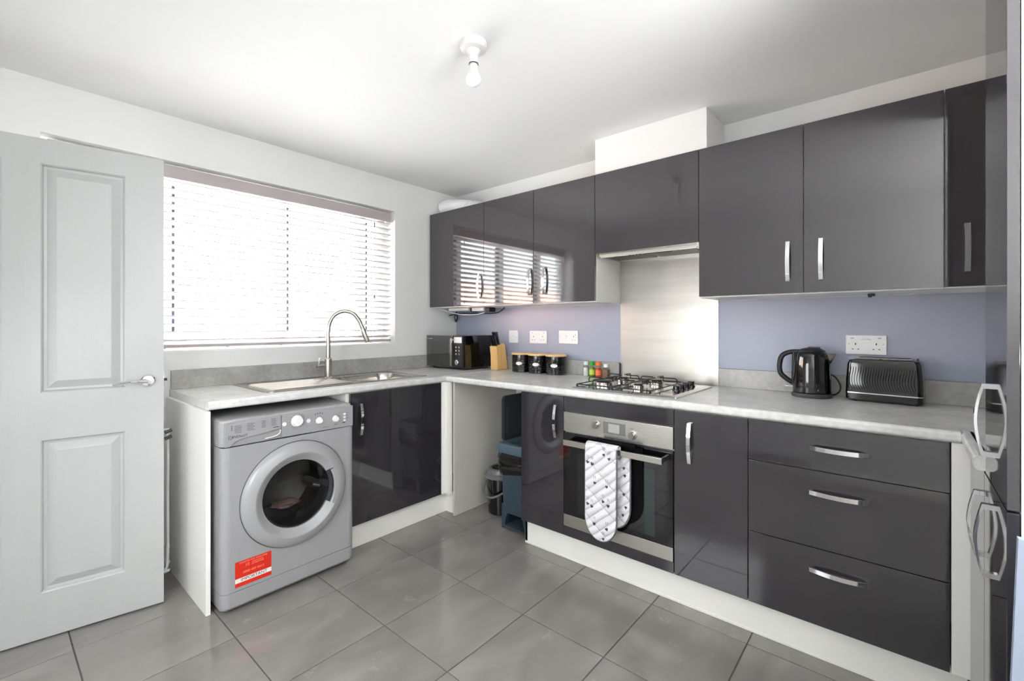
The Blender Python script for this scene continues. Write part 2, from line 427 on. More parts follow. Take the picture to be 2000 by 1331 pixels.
# window
win = structempty('window_1', (-1.56, .14, WZ0))
b = B(); y0, y1 = .140, .200
b.box(WX0, WX1, y0, y1, WZ0, WZ0+.06, .004); b.box(WX0, WX1, y0, y1, WZ1-.06, WZ1, .004)
b.box(WX0, WX0+.06, y0, y1, WZ0+.06, WZ1-.06, .004); b.box(WX1-.06, WX1, y0, y1, WZ0+.06, WZ1-.06, .004)
obj('window_frame', b, M_frame, win)
mul = [(-.845, -.773), (-1.430, -1.352), (-2.050, -1.972)]
for a, c_ in mul:
    b = B(); b.box(a, c_-.012, y0, y1, WZ0+.06, WZ1-.06, .004); obj('mullion', b, M_frame, win)
    b = B(); b.box(c_-.016, c_+.002, y0+.004, y1-.004, WZ0+.09, WZ1-.09); obj('gasket', b, M_gasket, win)
for a, c_ in ((-.773, WX1-.06), (-1.352, -.845), (-1.972, -1.430), (WX0+.06, -2.050)):
    b = B(); b.box(a, c_, .165, .171, WZ0+.06, WZ1-.06); obj('pane', b, M_glass, win)
b = B(); b.box(WX0, WX1, .001, .140, WZ0-.001, WZ0+.006, .002); obj('sill', b, M_white, win)

# venetian blind
BY = -.022
bl = thing('venetian_blind', 'white slatted venetian blind lowered across the kitchen window above the sink', 'blind', (-1.56, .085, WZ1))
BX0, BX1 = -2.475, -.632
b = B(); b.box(BX0, BX1, .058, .068, 2.060, 2.127, .002); b.box(BX1-.010, BX1, .066, .115, 2.060, 2.127, .002)
obj('valance', b, M_val, bl)
b = B(); b.box(BX0+.01, BX1-.016,   .072, .112, 2.085, 2.125, .002); obj('head_rail', b, M_val, bl)
b = B(); b.box(BX0, BX1, .060, .110, 1.146, 1.163, .004); obj('bottom_rail', b, M_val, bl)
for x in (-2.04, -1.737, -1.437, -1.132, -.80):
    b = B(); b.cyl((x, .070, 1.141), .008, .006, n=14); obj('rail_plug', b, M_val, bl)
t15 = math.radians(15)
sb = B()
N = 6; top = []; bot = []
for k in range(N+1):
    q = -.025+.05*k/N; crown = .0022*(1-(q/.025)**2)
    top.append((q, crown+.0028)); bot.append((q, crown-.0028))
poly = top+bot[::-1]
sb.prism(poly, 'x', BX0, BX1); sb.xf(Matrix.Rotation(-t15, 4, 'X'))
slat_me = None; z = 2.040
while z > 1.18:
    if slat_me is None:
        me = bpy.data.meshes.new('slat'); bmesh.ops.recalc_face_normals(sb.bm, faces=sb.bm.faces[:]); sb.bm.to_mesh(me); me.materials.append(M_slat); slat_me = me
        me.transform(Matrix.Translation((1.56, 0, 0)))
    o = obj('slat', slat_me, M_slat, bl); o.location = (0, 0, z-WZ1); z -= .0428
for x in (-2.35, -1.945, -1.425, -1.115, -.80):
    b = B()
    for yy in (.059, .111): b.tube([(x, yy, 2.07), (x, yy, 1.16)], .0007, 5)
    obj('ladder_cord', b, M_val, bl)
b = B(); b.tube([(-.78,   .054, 2.06), (-.78, .054, 1.50)], .0009, 5); b.tube([(-.806, .054, 2.06), (-.806, .054, 1.20)], .0009, 5)
obj('pull_cord', b, M_val, bl)
for z in (2.0, 1.465):
    b = B(); b.lathe([(.001, .032), (.0035, .028), (.006, 0), (.004, -.002)], (-.78, .053, z), n=12, cap1=True); obj('cord_pull', b, M_grey, bl, label='grey cord pull')

bl.location.y += BY   # the whole blind hangs a little further forward in the reveal
# outside
b = B(); b.box(-40, 30, .2, 60, -.4, -.3); o = struct('pavement_outside', b, M_road)
def house(name, x0, x1, y, h, m, wins, label, roof=True):
    t = thing(name, label, 'house', ((x0+x1)/2, y, -.3))
    b = B(); b.box(x0, x1, y, y+6, -.3, h); obj('wall', b, m, t)
    if roof:
        b = B(); b.prism([(y-.3, h), (y+3, h+1.6), (y+6.3, h)], 'x', x0-.3, x1+.3); obj('roof', b, M_roof, t)
    for wx, wz, ww, wh in wins:
        b = B(); b.box(wx, wx+ww, y-.04, y+.02, wz, wz+wh, .01); f = obj('window', b, M_frame, t)
        b = B(); b.box(wx+.07, wx+ww-.07, y-.05, y-.03, wz+.07, wz+wh-.07); obj('pane', b, M_owin, f)
house('terraced_house', -26, -5.6, 9.0, 2.75, M_brick, [(-9.5, .6, 1.0, 1.1), (-13, .6, 1.2, 1.1)], 'low orange brick house across the street seen through the blind', roof=False)
house('rendered_house', -5.5, 6.5, 12.0, 4.6, M_render, [(-1.2, 1.2, .9, 1.2), (2.2, 3.0, .6, .9), (4.2, 2.9, 1.1, 1.0), (4.6, .8, 1.1, 1.1)], 'pale rendered house across the street seen through the blind')

# ------------------------------------------------------------------ internal door
door = structempty('door_1', (-2.133, -.391, .008))
ang = math.atan2(.090, -.492)
DM = Matrix.Rotation(ang, 4, 'Z')           # local +u runs from the free edge to the hinge, local +y faces away from the room? (checked below)
DWD, DHT = .885, 2.012
def dbox(b, u0, u1, n0, n1, z0, z1, bev=0): b.box(u0, u1, n0, n1, z0, z1, bev, mtx=None)
panels = [(.133, .392, .988, 1.912), (.133, .392, .182, .797), (.497, .756, .988, 1.912), (.497, .756, .182, .797)]
def door_face(sign):
    """moulded skin: flat face with four recessed raised-and-fielded panels; n = 0 is the face plane"""
    b = B(); us = sorted({0, DWD, *[p[0] for p in panels], *[p[1] for p in panels]}); zs = sorted({0, DHT, *[p[2] for p in panels], *[p[3] for p in panels]})
    for i in range(len(us)-1):
        for j in range(len(zs)-1):
            u0, u1, z0, z1 = us[i], us[i+1], zs[j], zs[j+1]
            if any(abs(p[0]-u0) < 1e-6 and abs(p[2]-z0) < 1e-6 and abs(p[3]-z1) < 1e-6 for p in panels):
                steps = [(0, 0), (.004, .003), (.008, .0135), (.017, .0155), (.044, .0025), (.047, .0015)]
                rings = [[(u0+s, d, z0+s), (u1-s, d, z0+s), (u1-s, d, z1-s), (u0+s, d, z1-s)] for s, d in steps]
                b.loft(rings, cap0=False, cap1=True)
            else:
                b.loft([[(u0, 0, z0), (u1, 0, z0)], [(u0, 0, z1), (u1, 0, z1)]], False, False, closed=False)
    return b
# local n axis: face n=0 toward the room, core behind.  With u pointing to -x, the room (-y) lies on local +y
face = door_face(1); bmesh.ops.remove_doubles(face.bm, verts=face.bm.verts[:], dist=1e-5)
for v in face.bm.verts: v.co.y = -v.co.y
core = B(); core.box(0, DWD, -.038, -.0165, 0, DHT); core.box(0, .004, -.038, -.0005, 0, DHT); core.box(DWD-.004, DWD, -.038, -.0005, 0, DHT)
core.box(0, DWD, -.038, -.0005, 0, .004); core.box(0, DWD, -.038, -.0005, DHT-.004, DHT)
merge(face, core); face.xf(DM)
for f in face.bm.faces: f.smooth = False
me = bpy.data.meshes.new('door_leaf'); bmesh.ops.recalc_face_normals(face.bm, faces=face.bm.faces[:]); face.bm.to_mesh(me); me.materials.append(M_door)
obj('door_leaf', me, M_door, door)
def dobj(name, b, m, **k):
    b.xf(DM); me = bpy.data.meshes.new(name); bmesh.ops.recalc_face_normals(b.bm, faces=b.bm.faces[:]); b.bm.to_mesh(me)
    me.polygons.foreach_set('use_smooth', [True]*len(me.polygons)); me.set_sharp_from_angle(angle=math.radians(35)); me.materials.append(m)
    return obj(name, me, m, k.pop('parent', door), **k)
hz = 1.012; hu = .056
b = B(); b.lathe([(.026, 0), (.026, .006), (.022, .010), (.001, .011)], (hu, 0, hz), 'y', 28); rose = dobj('handle_rose', b, M_chrome)
b = B(); b.cyl((hu, .008, hz), .009, .040, 'y', 16)
pth = spline([(hu, .046, hz), (hu+.03, .050, hz+.001), (hu+.07, .050, hz+.003), (hu+.118, .050, hz-.006)], 6)
b.tube(pth, [.009, .0092, .009, .0088, .0085, .0082, .0078, .0072, .0068, .006, .0056, .0052, .005, .005, .005, .005, .0052, .0055, .005][:len(pth)], 10)
dobj('door_handle', b, M_chrome, label='chrome lever handle')
b = B(); b.box(-.013, .01, -.025, -.014, hz-.006, hz+.006, .001); dobj('latch_bolt', b, M_rust)
b = B(); b.box(-.0012, .0005, -.030, -.008, hz-.03, hz+.03, .0003); dobj('latch_plate', b, M_chrome)

# ------------------------------------------------------------------ worktops
ZT, ZB_ = .929, .891
YF = -.632; XF = -.665
def nose_run(b, p0, p1, inward, top=ZT, bot=ZB_, r=.012):
    pass
def slab(b, x0, x1, y0, y1): b.box(x0, x1, y0, y1, ZB_, ZT)
def nose_profile(n=6, r=.013):
    """(d, z) outline from the back at d=.03 round the front edge at d=0"""
    pts = [(.03, ZT)]
    for k in range(n+1):
        t = PI/2*k/n; pts.append((r-r*math.sin(t), ZT-r+r*math.cos(t)))
    for k in range(n+1):
        t = PI/2*k/n; pts.append((r-r*math.cos(t), ZB_+r-r*math.sin(t)))
    pts.append((.03, ZB_)); return pts
# left run with cut-out for the bowl
wl = thing('worktop', 'grey stone-effect worktop under the window, holding the sink', 'worktop', (-1.35, -.3, ZB_))
b = B(); xl, xr = -2.024, -.006
bx0, bx1, by0, by1 = -1.225, -.765, -.50, -.12
slab(b, xl, bx0, YF+.03, -.002); slab(b, bx1, xr, YF+.03, -.002); slab(b, bx0, bx1, YF+.03, by0); slab(b, bx0, bx1, by1, -.002)
np_ = nose_profile()
b.loft([[(x, YF+d, z) for d, z in np_] for x in (xl, -.664)])
obj('worktop_slab', b, M_top, wl)
b = B(); b.box(xl-.0015, xl, YF+.004, -.002, ZB_+.001, ZT-.001); obj('end_cap', b, M_top, wl)
# right run, inner corner, return to the tall unit
wr = thing('worktop', 'grey stone-effect worktop along the hob wall, from the corner to the tall unit', 'worktop', (-.33, -2, ZB_))
b = B(); slab(b, XF+.03, -.002, -2.02-1.68, YF-.001)
b.loft([[(XF+d, y, z) for d, z in np_] for y in (YF+.0, -3.10)])
YP = -3.122
b.box(-.996, XF+.03, YR+.01, YP-.0, ZB_, ZT)
pr2 = [(YP+.022-d, z) for d, z in nose_profile()]
b.loft([[(x, y, z) for y, z in pr2] for x in (-.998, XF+.03)])
obj('worktop_slab', b, M_top, wr)

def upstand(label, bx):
    b = B(); b.box(*bx, .0015); o = obj('upstand', b, M_top_shaded); return tag(o, label, 'upstand')
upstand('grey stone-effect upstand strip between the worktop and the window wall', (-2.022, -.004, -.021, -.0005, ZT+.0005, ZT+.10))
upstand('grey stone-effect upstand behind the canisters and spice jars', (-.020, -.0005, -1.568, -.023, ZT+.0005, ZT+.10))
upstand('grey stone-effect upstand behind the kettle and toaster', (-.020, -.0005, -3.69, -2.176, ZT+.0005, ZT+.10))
b = B(); b.box(-.024, -.0035, -1.5755, -1.5695, ZT+.0008, ZT+.094, .002); tag(obj('gap_shade_strip', b, M_grey), 'dark grey strip standing in for the shaded gap at the upstand end next to the spice jars', 'trim')  # dark strip put where the gap is only in shade

# splashbacks
def splash(label, m, bx):
    b = B(); b.box(*bx, .0008); return tag(obj('splashback', b, m), label, 'splashback')
splash('blue-grey splashback panel behind the canisters, knife block and microwave', M_blue, (-.004, -.0004, -1.572, -.008, ZT+.101, 1.404))
splash('blue-grey splashback panel behind the kettle and toaster', M_blue, (-.004, -.0004, -3.69, -2.174, ZT+.101, 1.404))
splash('tall brushed steel splashback panel behind the gas hob', M_steelh, (-.0065, -.0004, -2.1725, -1.5735, ZT+.001, 1.735))
b = B(); b.box(-.0075, -.0004, -2.1745, -2.1728, ZT+.10, 1.40); b.box(-.0075, -.0004, -1.5733, -1.5718, ZT+.10, 1.40)
tag(obj('edge_trim', b, M_frame), 'thin white trim strips down both edges of the steel splashback', 'trim')

# ------------------------------------------------------------------ base units
BXF = -.6485; YAF = -.62; ZP = .1423; ZD = .8872; G = .0015
def front_x(b, y0, y1, z0, z1, x=BXF, t=.019): b.box(x, x+t, y0+G, y1-G, z0+G, z1-G, .0012, 2)
def front_y(b, x0, x1, z0, z1, y=YAF, t=.019): b.box(x0+G, x1-G, y, y+t, z0+G, z1-G, .0012, 2)
# end panel and sink unit
b = B(); b.box(-2.040, -2.022, -.648, -.001, 0, ZB_-.001, .001); tag(obj('end_panel', b, M_white), 'white floor-length end panel beside the washing machine', 'panel')
su = thing('sink_cabinet', 'grey gloss cupboard under the sink, with its door to the right of the washing machine', 'cabinet', (-1.0, -.3, 0))
b = B(); b.box(-1.362, -1.344, YAF+.0205, -.024, ZP, ZB_-.002); b.box(-.708, -.69, YAF+.0205, -.024, ZP, ZB_-.002); b.box(-1.344, -.708, YAF+.0205, -.024, ZP, ZP+.018); b.box(-1.362, -.69, -.024, -.016, ZP, ZB_-.002)
b.box(-1.344, -.708, YAF+.0205, YAF+.04, ZB_-.06, ZB_-.002); obj('cabinet_body', b, M_white, su)
b = B(); front_y(b, -1.345, -.690, ZP, ZD); dr = obj('cabinet_door', b, M_gloss, su)
obj('handle', bow_handle((-1.285, YAF, .738), (0, 0, 1), (0, -1, 0)), M_chrome, dr, label='chrome bow handle')
b = B(); b.box(-.688, -.655, YAF, YAF+.02, ZP, ZD+.002, .001); b.box(-.655, -.637, -.668, YAF+.02, ZP, ZD+.002, .001)
tag(obj('corner_post', b, M_white), 'white L-shaped corner post between the sink cupboard and the open bin space', 'post')
b = B(); b.box(-1.372, -.613, -.578, -.560, .001, ZP-.001, .001); b.box(-.613, -.600, -.672, -.56, .001, ZP-.001, .001)
tag(obj('plinth', b, M_white), 'white plinth under the sink cupboard', 'plinth')
b = B(); b.box(-.636, -.003, -.690, -.673, .001, ZB_-.001, .001); tag(obj('side_panel', b, mat('shaded_white_melamine', (202, 200, 193), rough=.4)), 'white side panel facing the open space where the bins stand', 'panel')  # white melamine toned down to carry the shade of the bin space

def base_unit(label, y0, y1, loc):
    t = thing('base_cabinet', label, 'cabinet', loc)
    b = B(); b.box(BXF+.0205, -.005, y1+.001, y0-.001, ZP, ZB_-.002); obj('cabinet_body', b, M_white, t); return t
Y1, Y2, Y3, Y4, Y5 = -1.274, -1.571, -2.171, -2.477, -3.077
t = base_unit('narrow grey gloss cupboard between the bins and the oven', Y1, Y2, (-.3, -1.42, 0))
b = B(); front_x(b, Y2, Y1, ZP, ZD); d = obj('cabinet_door', b, M_gloss, t)
obj('handle', bow_handle((BXF, -1.523, .748), (0, 0, 1), (-1, 0, 0)), M_chrome, d, label='chrome bow handle')
t = base_unit('narrow grey gloss cupboard between the oven and the drawers', Y3, Y4, (-.3, -2.32, 0))
b = B(); front_x(b, Y4, Y3, ZP, ZD); d = obj('cabinet_door', b, M_gloss, t)
obj('handle', bow_handle((BXF, -2.243, .748), (0, 0, 1), (-1, 0, 0)), M_chrome, d, label='chrome bow handle')
t = thing('drawer_unit', 'wide grey gloss unit of three drawers below the kettle and toaster', 'drawers', (-.3, -2.77, 0))
b = B(); b.box(BXF+.0205, -.005, Y5+.001, Y4-.001, ZP, ZB_-.002); obj('cabinet_body', b, M_white, t)
for z0, z1, hz_ in ((ZP, .4317, .352), (.4317, .7224, .641), (.7224, ZD, .808)):
    b = B(); front_x(b, Y5, Y4, z0, z1); d = obj('drawer', b, M_gloss, t)
    obj('handle', bow_handle((BXF, -2.780, hz_), (0, 1, 0), (-1, 0, 0)), M_chrome, d, label='chrome bow handle')
b = B(); b.box(BXF, BXF+.019, YP-.004, Y5-.002, ZP, ZD+.002, .001); tag(obj('corner_post', b, M_white), 'white corner filler post to the right of the drawers', 'post')
b = B(); b.box(-.612, -.595, -3.119, -1.276, .012, ZP-.001, .001); b.box(-.614, -.600, -3.119, -1.276, .0005, .012, .001)
b.box(-.612, -.32, -1.293, -1.276, .001, ZP-.001, .001)
tag(obj('plinth', b, M_white), 'long white plinth under the oven and drawers', 'plinth')
# return unit under the worktop next to the tall unit
t = thing('base_cabinet', 'grey gloss cupboard with a bow handle under the worktop, tucked in beside the tall unit', 'cabinet', (-.8, -3.4, 0))
b = B(); b.box(-.9975, -.665, YR+.01, YP-.021, ZP, ZB_-.002); obj('cabinet_body', b, M_white, t)
b = B(); b.box(-.974, -.652, YP-.019, YP, ZP, ZD, .0012); d = obj('cabinet_door', b, M_gloss, t)
obj('handle', bow_handle((-.921, YP, .731), (0, 0, 1), (0, 1, 0)), M_chrome, d, label='chrome bow handle')
b = B(); b.box(-1.312, -.60, YP-.07, YP-.055, .001, ZP-.002, .001); tag(obj('plinth', b, M_white), 'short white plinth under the tall unit', 'plinth')
# tall unit
t = thing('tall_cabinet', 'tall dark gloss cabinet rising past the top of the picture at the right edge', 'cabinet', (-1.15, -3.4, 0))
b = B(); b.box(-1.315, -1.001, YR+.005, YP-.0205, ZP, 2.36, .001); obj('cabinet_body', b, M_white, t)
b = B(); b.box(-1.315, -.9775, YP-.019, YP, ZP, .8835, .0012); d1 = obj('cabinet_door', b, M_gloss, t)
b = B(); b.box(-1.315, -1.000, YP-.019, YP, .8885, 2.36, .0012); d2 = obj('cabinet_door', b, M_gloss, t)
obj('handle', bow_handle((-1.084, YP, .742), (0, 0, 1), (0, 1, 0)), M_chrome, d1, label='chrome bow handle')
obj('handle', bow_handle((-1.084, YP, 1.036), (0, 0, 1), (0, 1, 0)), M_chrome, d2, label='chrome bow handle')
b = B(); pl = [(-3.134, .0), (-3.117, .60), (-3.1255, .868), (-3.175, .84), (-3.72, .80), (-3.72, 0)]
pl = [(-3.104, .0), (-3.1165, .586), (-3.1255, .866), (-3.60, .80), (-3.60, 0)]
b.prism(pl, 'x', -1.415, -1.398); tag(obj('folding_board', b, M_board), 'pale blue-white board leaning upright against the side of the tall unit', 'board')

# ------------------------------------------------------------------ wall units
UX = -.326; UB, UT = 1.4105, 2.158
U = [-.048, -.656, -1.111, -1.572, -2.172, -2.624, -3.079]
def wall_unit(label, y0, y1, doors, z0=UB, left_fill=False):
    t = thing('wall_cabinet', label, 'cabinet', (-.16, (y0+y1)/2, z0))
    b = B(); b.box(UX+.0205, -.006, y1+.0005, y0-.0005, z0-.003, UT-.002, .0008); obj('cabinet_body', b, M_white, t)
    for a, c_, hy in doors:
        b = B(); front_x(b, c_, a, z0, UT, UX); d = obj('cabinet_door', b, M_gloss, t)
        if hy is not None: obj('handle', bow_handle((UX, hy, 1.554), (0, 0, 1), (-1, 0, 0)), M_chrome, d, label='chrome bow handle')
    return t
t = wall_unit('grey gloss wall cupboard in the corner nearest the window, with a single door', U[0]+.004, U[1], [(U[0], U[1], -.617)])
b = B(); b.box(UX+.012, UX+.02, -.046, -.034, UB, UT); obj('filler_strip', b, M_white, t)
wall_unit('double-door grey gloss wall cupboard above the canisters, reflecting the window', U[1], U[3], [(U[1], U[2], -1.083), (U[2], U[3], -1.205)])
wall_unit('double-door grey gloss wall cupboard above the kettle', U[4], U[6], [(U[4], U[5], -2.566), (U[5], U[6], -2.690)])
wall_unit('grey gloss wall cupboard furthest right, meeting the tall unit', U[6], -3.70, [(U[6], -3.70, -3.140)])
ZH = 1.688
t = thing('extractor_cabinet', 'shorter grey gloss flap cupboard over the hob that hides the extractor', 'cabinet', (-.16, -1.87, ZH))
b = B(); b.box(UX+.0205, -.006, U[4]+.001, U[3]-.001, ZH+.012, UT-.002); obj('cabinet_body', b, M_white, t)
b = B(); front_x(b, U[4], U[3], ZH, UT, UX); obj('cabinet_door', b, M_gloss, t)
t = thing('extractor_hood', 'slim steel extractor hood fitted under the flap cupboard above the hob', 'extractor hood', (-.16, -1.87, 1.66))
b = B(); b.box(-.302, -.012, -2.165, -1.578, 1.672, 1.698, .002); obj('hood_body', b, M_steel, t)
b = B(); b.box(-.306, -.296, -2.155, -1.600, 1.664, 1.686, .002); obj('pull_front', b, M_steel, t)
for y0 in (-2.13, -1.86):
    b = B(); b.box(-.28, -.10, y0, y0+.25, 1.668, 1.6725, .001)
    for k in range(14): b.box(-.27, -.11, y0+.012+k*.017, y0+.018+k*.017, 1.6665, 1.668)
    obj('filter_panel', b, M_bezel, t)
b = B(); b.box(-.297, -.288, -2.02, -1.86, 1.6615, 1.664, .0005); obj('vent_slot', b, M_blackm, t)
for k in range(4):
    b = B(); b.box(-.303, -.297, -1.85+.02*k, -1.838+.02*k, 1.660, 1.664, .0005); obj('button', b, M_blackm, t)

# small things over and under the left wall cupboards
b = B(); pts = spline([(-.17, -.03, 2.245), (-.17, -.10, 2.250), (-.165, -.19, 2.238), (-.15, -.28, 2.222), (-.11, -.34, 2.215), (-.03, -.36, 2.215)], 14)
b.tube(pts, [.050+(.004 if i % 2 else -.002) for i in range(len(pts))], 20)
tag(obj('ventilation_duct', b, M_plastic), 'white flexible ventilation duct lying on top of the corner wall cupboard', 'duct')
t = thing('junction_box', 'small pale junction boxes fixed under the corner wall cupboard', 'box', (-.12, -.35, 1.385))
b = B(); b.box(-.17, -.09, -.33, -.10, 1.385, 1.4065, .003); obj('box_body', b, M_plastic, t)
b = B(); b.box(-.16, -.08, -.49, -.36, 1.380, 1.4065, .004); obj('box_body', b, M_plastic, t)
b = B(); b.box(-.15, -.09, -.36, -.33, 1.375, 1.4065, .003); obj('cable_gland', b, M_blackm, t)
b = B(); b.box(-.15, -.08, -.545, -.495, 1.372, 1.4065, .005); obj('cable_gland', b, M_blackm, t)
b = B(); b.tube(spline([(-.20, -.03, 1.403), (-.17, -.10, 1.378), (-.15, -.22, 1.356), (-.14, -.36, 1.352), (-.12, -.46, 1.366)], 8), .0035, 8)
tag(obj('cable', b, M_plastic), 'white cable drooping under the corner wall cupboard', 'cable')
b = B(); b.tube(spline([(-.13, -.06, 1.35), (-.12, -.20, 1.366), (-.11, -.40, 1.362), (-.10, -.56, 1.363), (-.10, -.63, 1.385), (-.10, -.655, 1.403)], 8), .0045, 8)
tag(obj('cable', b, M_blackm), 'black cable looping under the corner wall cupboard', 'cable')
b = B(); b.lathe([(.001, .035), (.012, .03), (.016, 0), (.010, -.035), (.001, -.04)], (-.03, -.035, 1.335), n=12); b.tube([(-.03, -.035, 1.36), (-.04, -.05, 1.405)], .004, 8)
tag(obj('plug', b, M_black), 'black cable plug hanging in the corner below the wall cupboard', 'plug')
b = B(); b.box(-.145, -.125, -2.866, -2.840, 1.396, 1.4075, .003); b.cyl((-.135, -2.848, 1.391), .006, .01, n=12)
tag(obj('door_catch', b, M_blackm), 'tiny black catch under the wall cupboard above the toaster', 'catch')

# ------------------------------------------------------------------ oven
ov = thing('oven', 'built-in stainless steel and black glass electric oven below the hob', 'oven', (-.35, -1.871, ZP))
b = B(); b.box(BXF+.021, -.005, Y3+.001, Y2-.001, ZP, ZB_-.002); obj('oven_body', b, M_white, ov)
b = B(); front_x(b, Y3, Y2, .8089, ZD); obj('top_filler', b, M_gloss, ov, label='grey gloss filler strip above the oven')
b = B(); front_x(b, Y3, Y2, ZP, .196); obj('bottom_filler', b, M_gloss, ov, label='grey gloss filler strip under the oven')
y0, y1 = Y3+.003, Y2-.003
b = B(); b.box(BXF-.004, BXF+.02, y0, y1, .7045, .8065, .0015); cp = obj('control_panel', b, M_steel, ov)
b = B(); b.box(BXF-.0055, BXF-.003, -1.9335, -1.8125, .728, .7865, .0008); dsp = obj('display', b, M_bezel, cp)
b = B(); b.box(BXF-.0062, BXF-.005, -1.903, -1.842, .736, .779, .0004); obj('display_screen', b, M_lcd, dsp)
def knob(name, y, z, rot, par):
    b = B(); b.lathe([(.021, 0), (.021, -.004), (.017, -.005)], (BXF-.004, y, z), 'x', 28, cap1=True); k = obj(name, b, M_satin, par)
    b = B(); b.box(-.020, 0, -.0045, .0045, -.0175, .0175, .0015); b.xf(Matrix.Translation((BXF-.009, y, z)) @ Matrix.Rotation(rot, 4, 'X'))
    b2 = B(); b2.lathe([(.017, 0), (.0155, -.017)], (BXF-.009, y, z), 'x', 28, cap1=True); obj('knob_rim', b2, M_satin, par)
    obj('knob_grip', b, M_bezel, par)
knob('knob', -1.772, .765, math.radians(30), cp); knob('knob', -1.972, .741, math.radians(0), cp)
b = B()
for yy, zz in ((-1.757, .790), (-1.974, .772), (-1.968, .772), (-1.960, .770)): b.cyl((BXF-.0046, yy, zz), .002, .0008, 'x', 8)
obj('printed_symbols', b, M_ink, cp)
od = B(); od.box(BXF-.003, BXF+.018, y0, y1, .198, .697, .002); odo = obj('oven_door', od, M_black, ov)
b = B(); b.box(BXF-.0045, BXF-.002, y0, y1, .198, .2606, .001); obj('steel_strip', b, M_steel, odo)
b = B(); b.box(BXF-.0034, BXF-.002, -2.083, -1.660, .285, .600, .001); obj('inner_window', b, mat('oven_inner_glass', (34, 34, 36), rough=.05, coat=.3), odo)
b = B(); b.box(BXF-.0040, BXF-.003, -2.083, -2.030, .285, .600, .0004); obj('window_edge', b, mat('greenish_glass', (40, 52, 52), rough=.05), odo)
b = B(); b.box(-.713, -.695, -2.140, -1.610, .645, .673, .0015); hn = obj('handle', b, M_steel, odo, label='flat steel bar handle')
for yy in (-2.136, -1.624):
    b = B(); b.box(-.700, BXF-.002, yy, yy+.010, .648, .670, .001); obj('handle_bracket', b, M_steel, odo)
b = B(); b.box(-.694, BXF, -2.120, -1.628, .690, .6965); obj('vent_gap', b, M_blackm, odo) if False else None

# oven glove
def pad_outline(yc, w, zt, zb, n=14, lean=0):
    pts = [(yc+w/2, zt)]
    rz = w*.62
    for k in range(n+1):
        t = PI*k/n; pts.append((yc+w/2*math.cos(t)+lean, zb+rz-rz*math.sin(t)))
    pts.append((yc-w/2, zt)); return pts
def pad(name, yc, w, zt, zb, x, th, m, parent, lean=0, pipe=True, label=None):
    ol = pad_outline(yc, w, zt, zb, lean=lean); n = len(ol); cyy = yc+lean*.5; czz = (zt+zb)/2
    def ring(s, xx): return [(xx, cyy+(p[0]-cyy)*s, czz+(p[1]-czz)*(1-(1-s)*.4)) for p in ol]
    b = B(); b.loft([ring(.90, x-th), ring(.97, x-th*.85), ring(1, x-th*.5), ring(.97, x-th*.15), ring(.9, x)])
    o = obj(name, b, m, parent, label=label)
    if pipe:
        b = B(); b.tube([(x-th*.5, p[0], p[1]) for p in ol], .0042, 8); obj('piping', b, M_pipe, o)
    return o
gl = thing('oven_glove', 'white quilted double oven glove with grey piping and bird print hanging on the oven handle', 'oven glove', (-.72, -1.87, .25))
fp = pad('front_pad', -1.842, .172, .676, .222, -.719, .020, M_quilt, gl, lean=.000)
b = B()   # cloth folded over the bar
arc = [(-.729, .672), (-.727, .684), (-.715, .690), (-.700, .690), (-.690, .682), (-.688, .66)]
ins = [(-.693, .66), (-.694, .676), (-.702, .683), (-.713, .683), (-.720, .678), (-.7195, .672)]
b.prism([(-.729, .672), (-.728, .683), (-.716, .691), (-.700, .691), (-.689, .683), (-.686, .64), (-.6925, .64), (-.6935, .676), (-.714, .6745), (-.7145, .672)], 'y', -1.757, -1.928)
# prism 'y' takes (x,z)
obj('fold', b, M_quilt, gl)
sp = pad('rear_pad', -1.885, .178, .665, .285, -.672, .018, M_quilt, gl)
bk = pad('black_pad', -1.938, .176, .69, .312, -.656, .006, M_blackf, gl, pipe=False, label='black cotton pad')  # plain black pad behind the rear pad
b = B(); b.tube([(-.690, -1.80, .699), (-.689, -1.90, .700), (-.688, -2.008, .697)], .0105, 12); obj('rolled_edge', b, M_blackf, gl, label='black rolled edge lying on the handle')
b = B()
mot = [(-1.775, .595), (-1.800, .590), (-1.865, .645), (-1.893, .630), (-1.815, .500), (-1.880, .495), (-1.860, .420), (-1.888, .405), (-1.775, .390), (-1.798, .382), (-1.812, .300), (-1.880, .292), (-1.862, .240)]
for my, mz in mot:
    a = random.uniform(-.5, .5); sc = random.uniform(.8, 1.1)
    poly = [(-.009, .004), (-.004, .0085), (0, .004), (.004, .0085), (.009, .004), (.006, -.003), (0, -.009), (-.006, -.003)]
    poly = [(my+sc*(p*math.cos(a)-q*math.sin(a)), mz+sc*(p*math.sin(a)+q*math.cos(a))) for p, q in poly]
    b.prism(poly, 'x', -.7402, -.7385)
    for dx in (-.004, .004): b.box(-.7400, -.7385, my+dx-.0006, my+dx+.0006, mz+.022, mz+.036)
obj('printed_motifs', b, M_motif, fp, kind='stuff')
b = B()
for my, mz in ((-1.945, .585), (-1.950, .55), (-1.945, .46), (-1.955, .40), (-1.94, .36)):
    b.prism([(my+p*.9, mz+q*.9) for p, q in poly and [(-.009, .004), (0, .009), (.009, .004), (0, -.009)]], 'x', -.6915, -.6895)
obj('printed_motifs', b, M_motif, sp, kind='stuff')

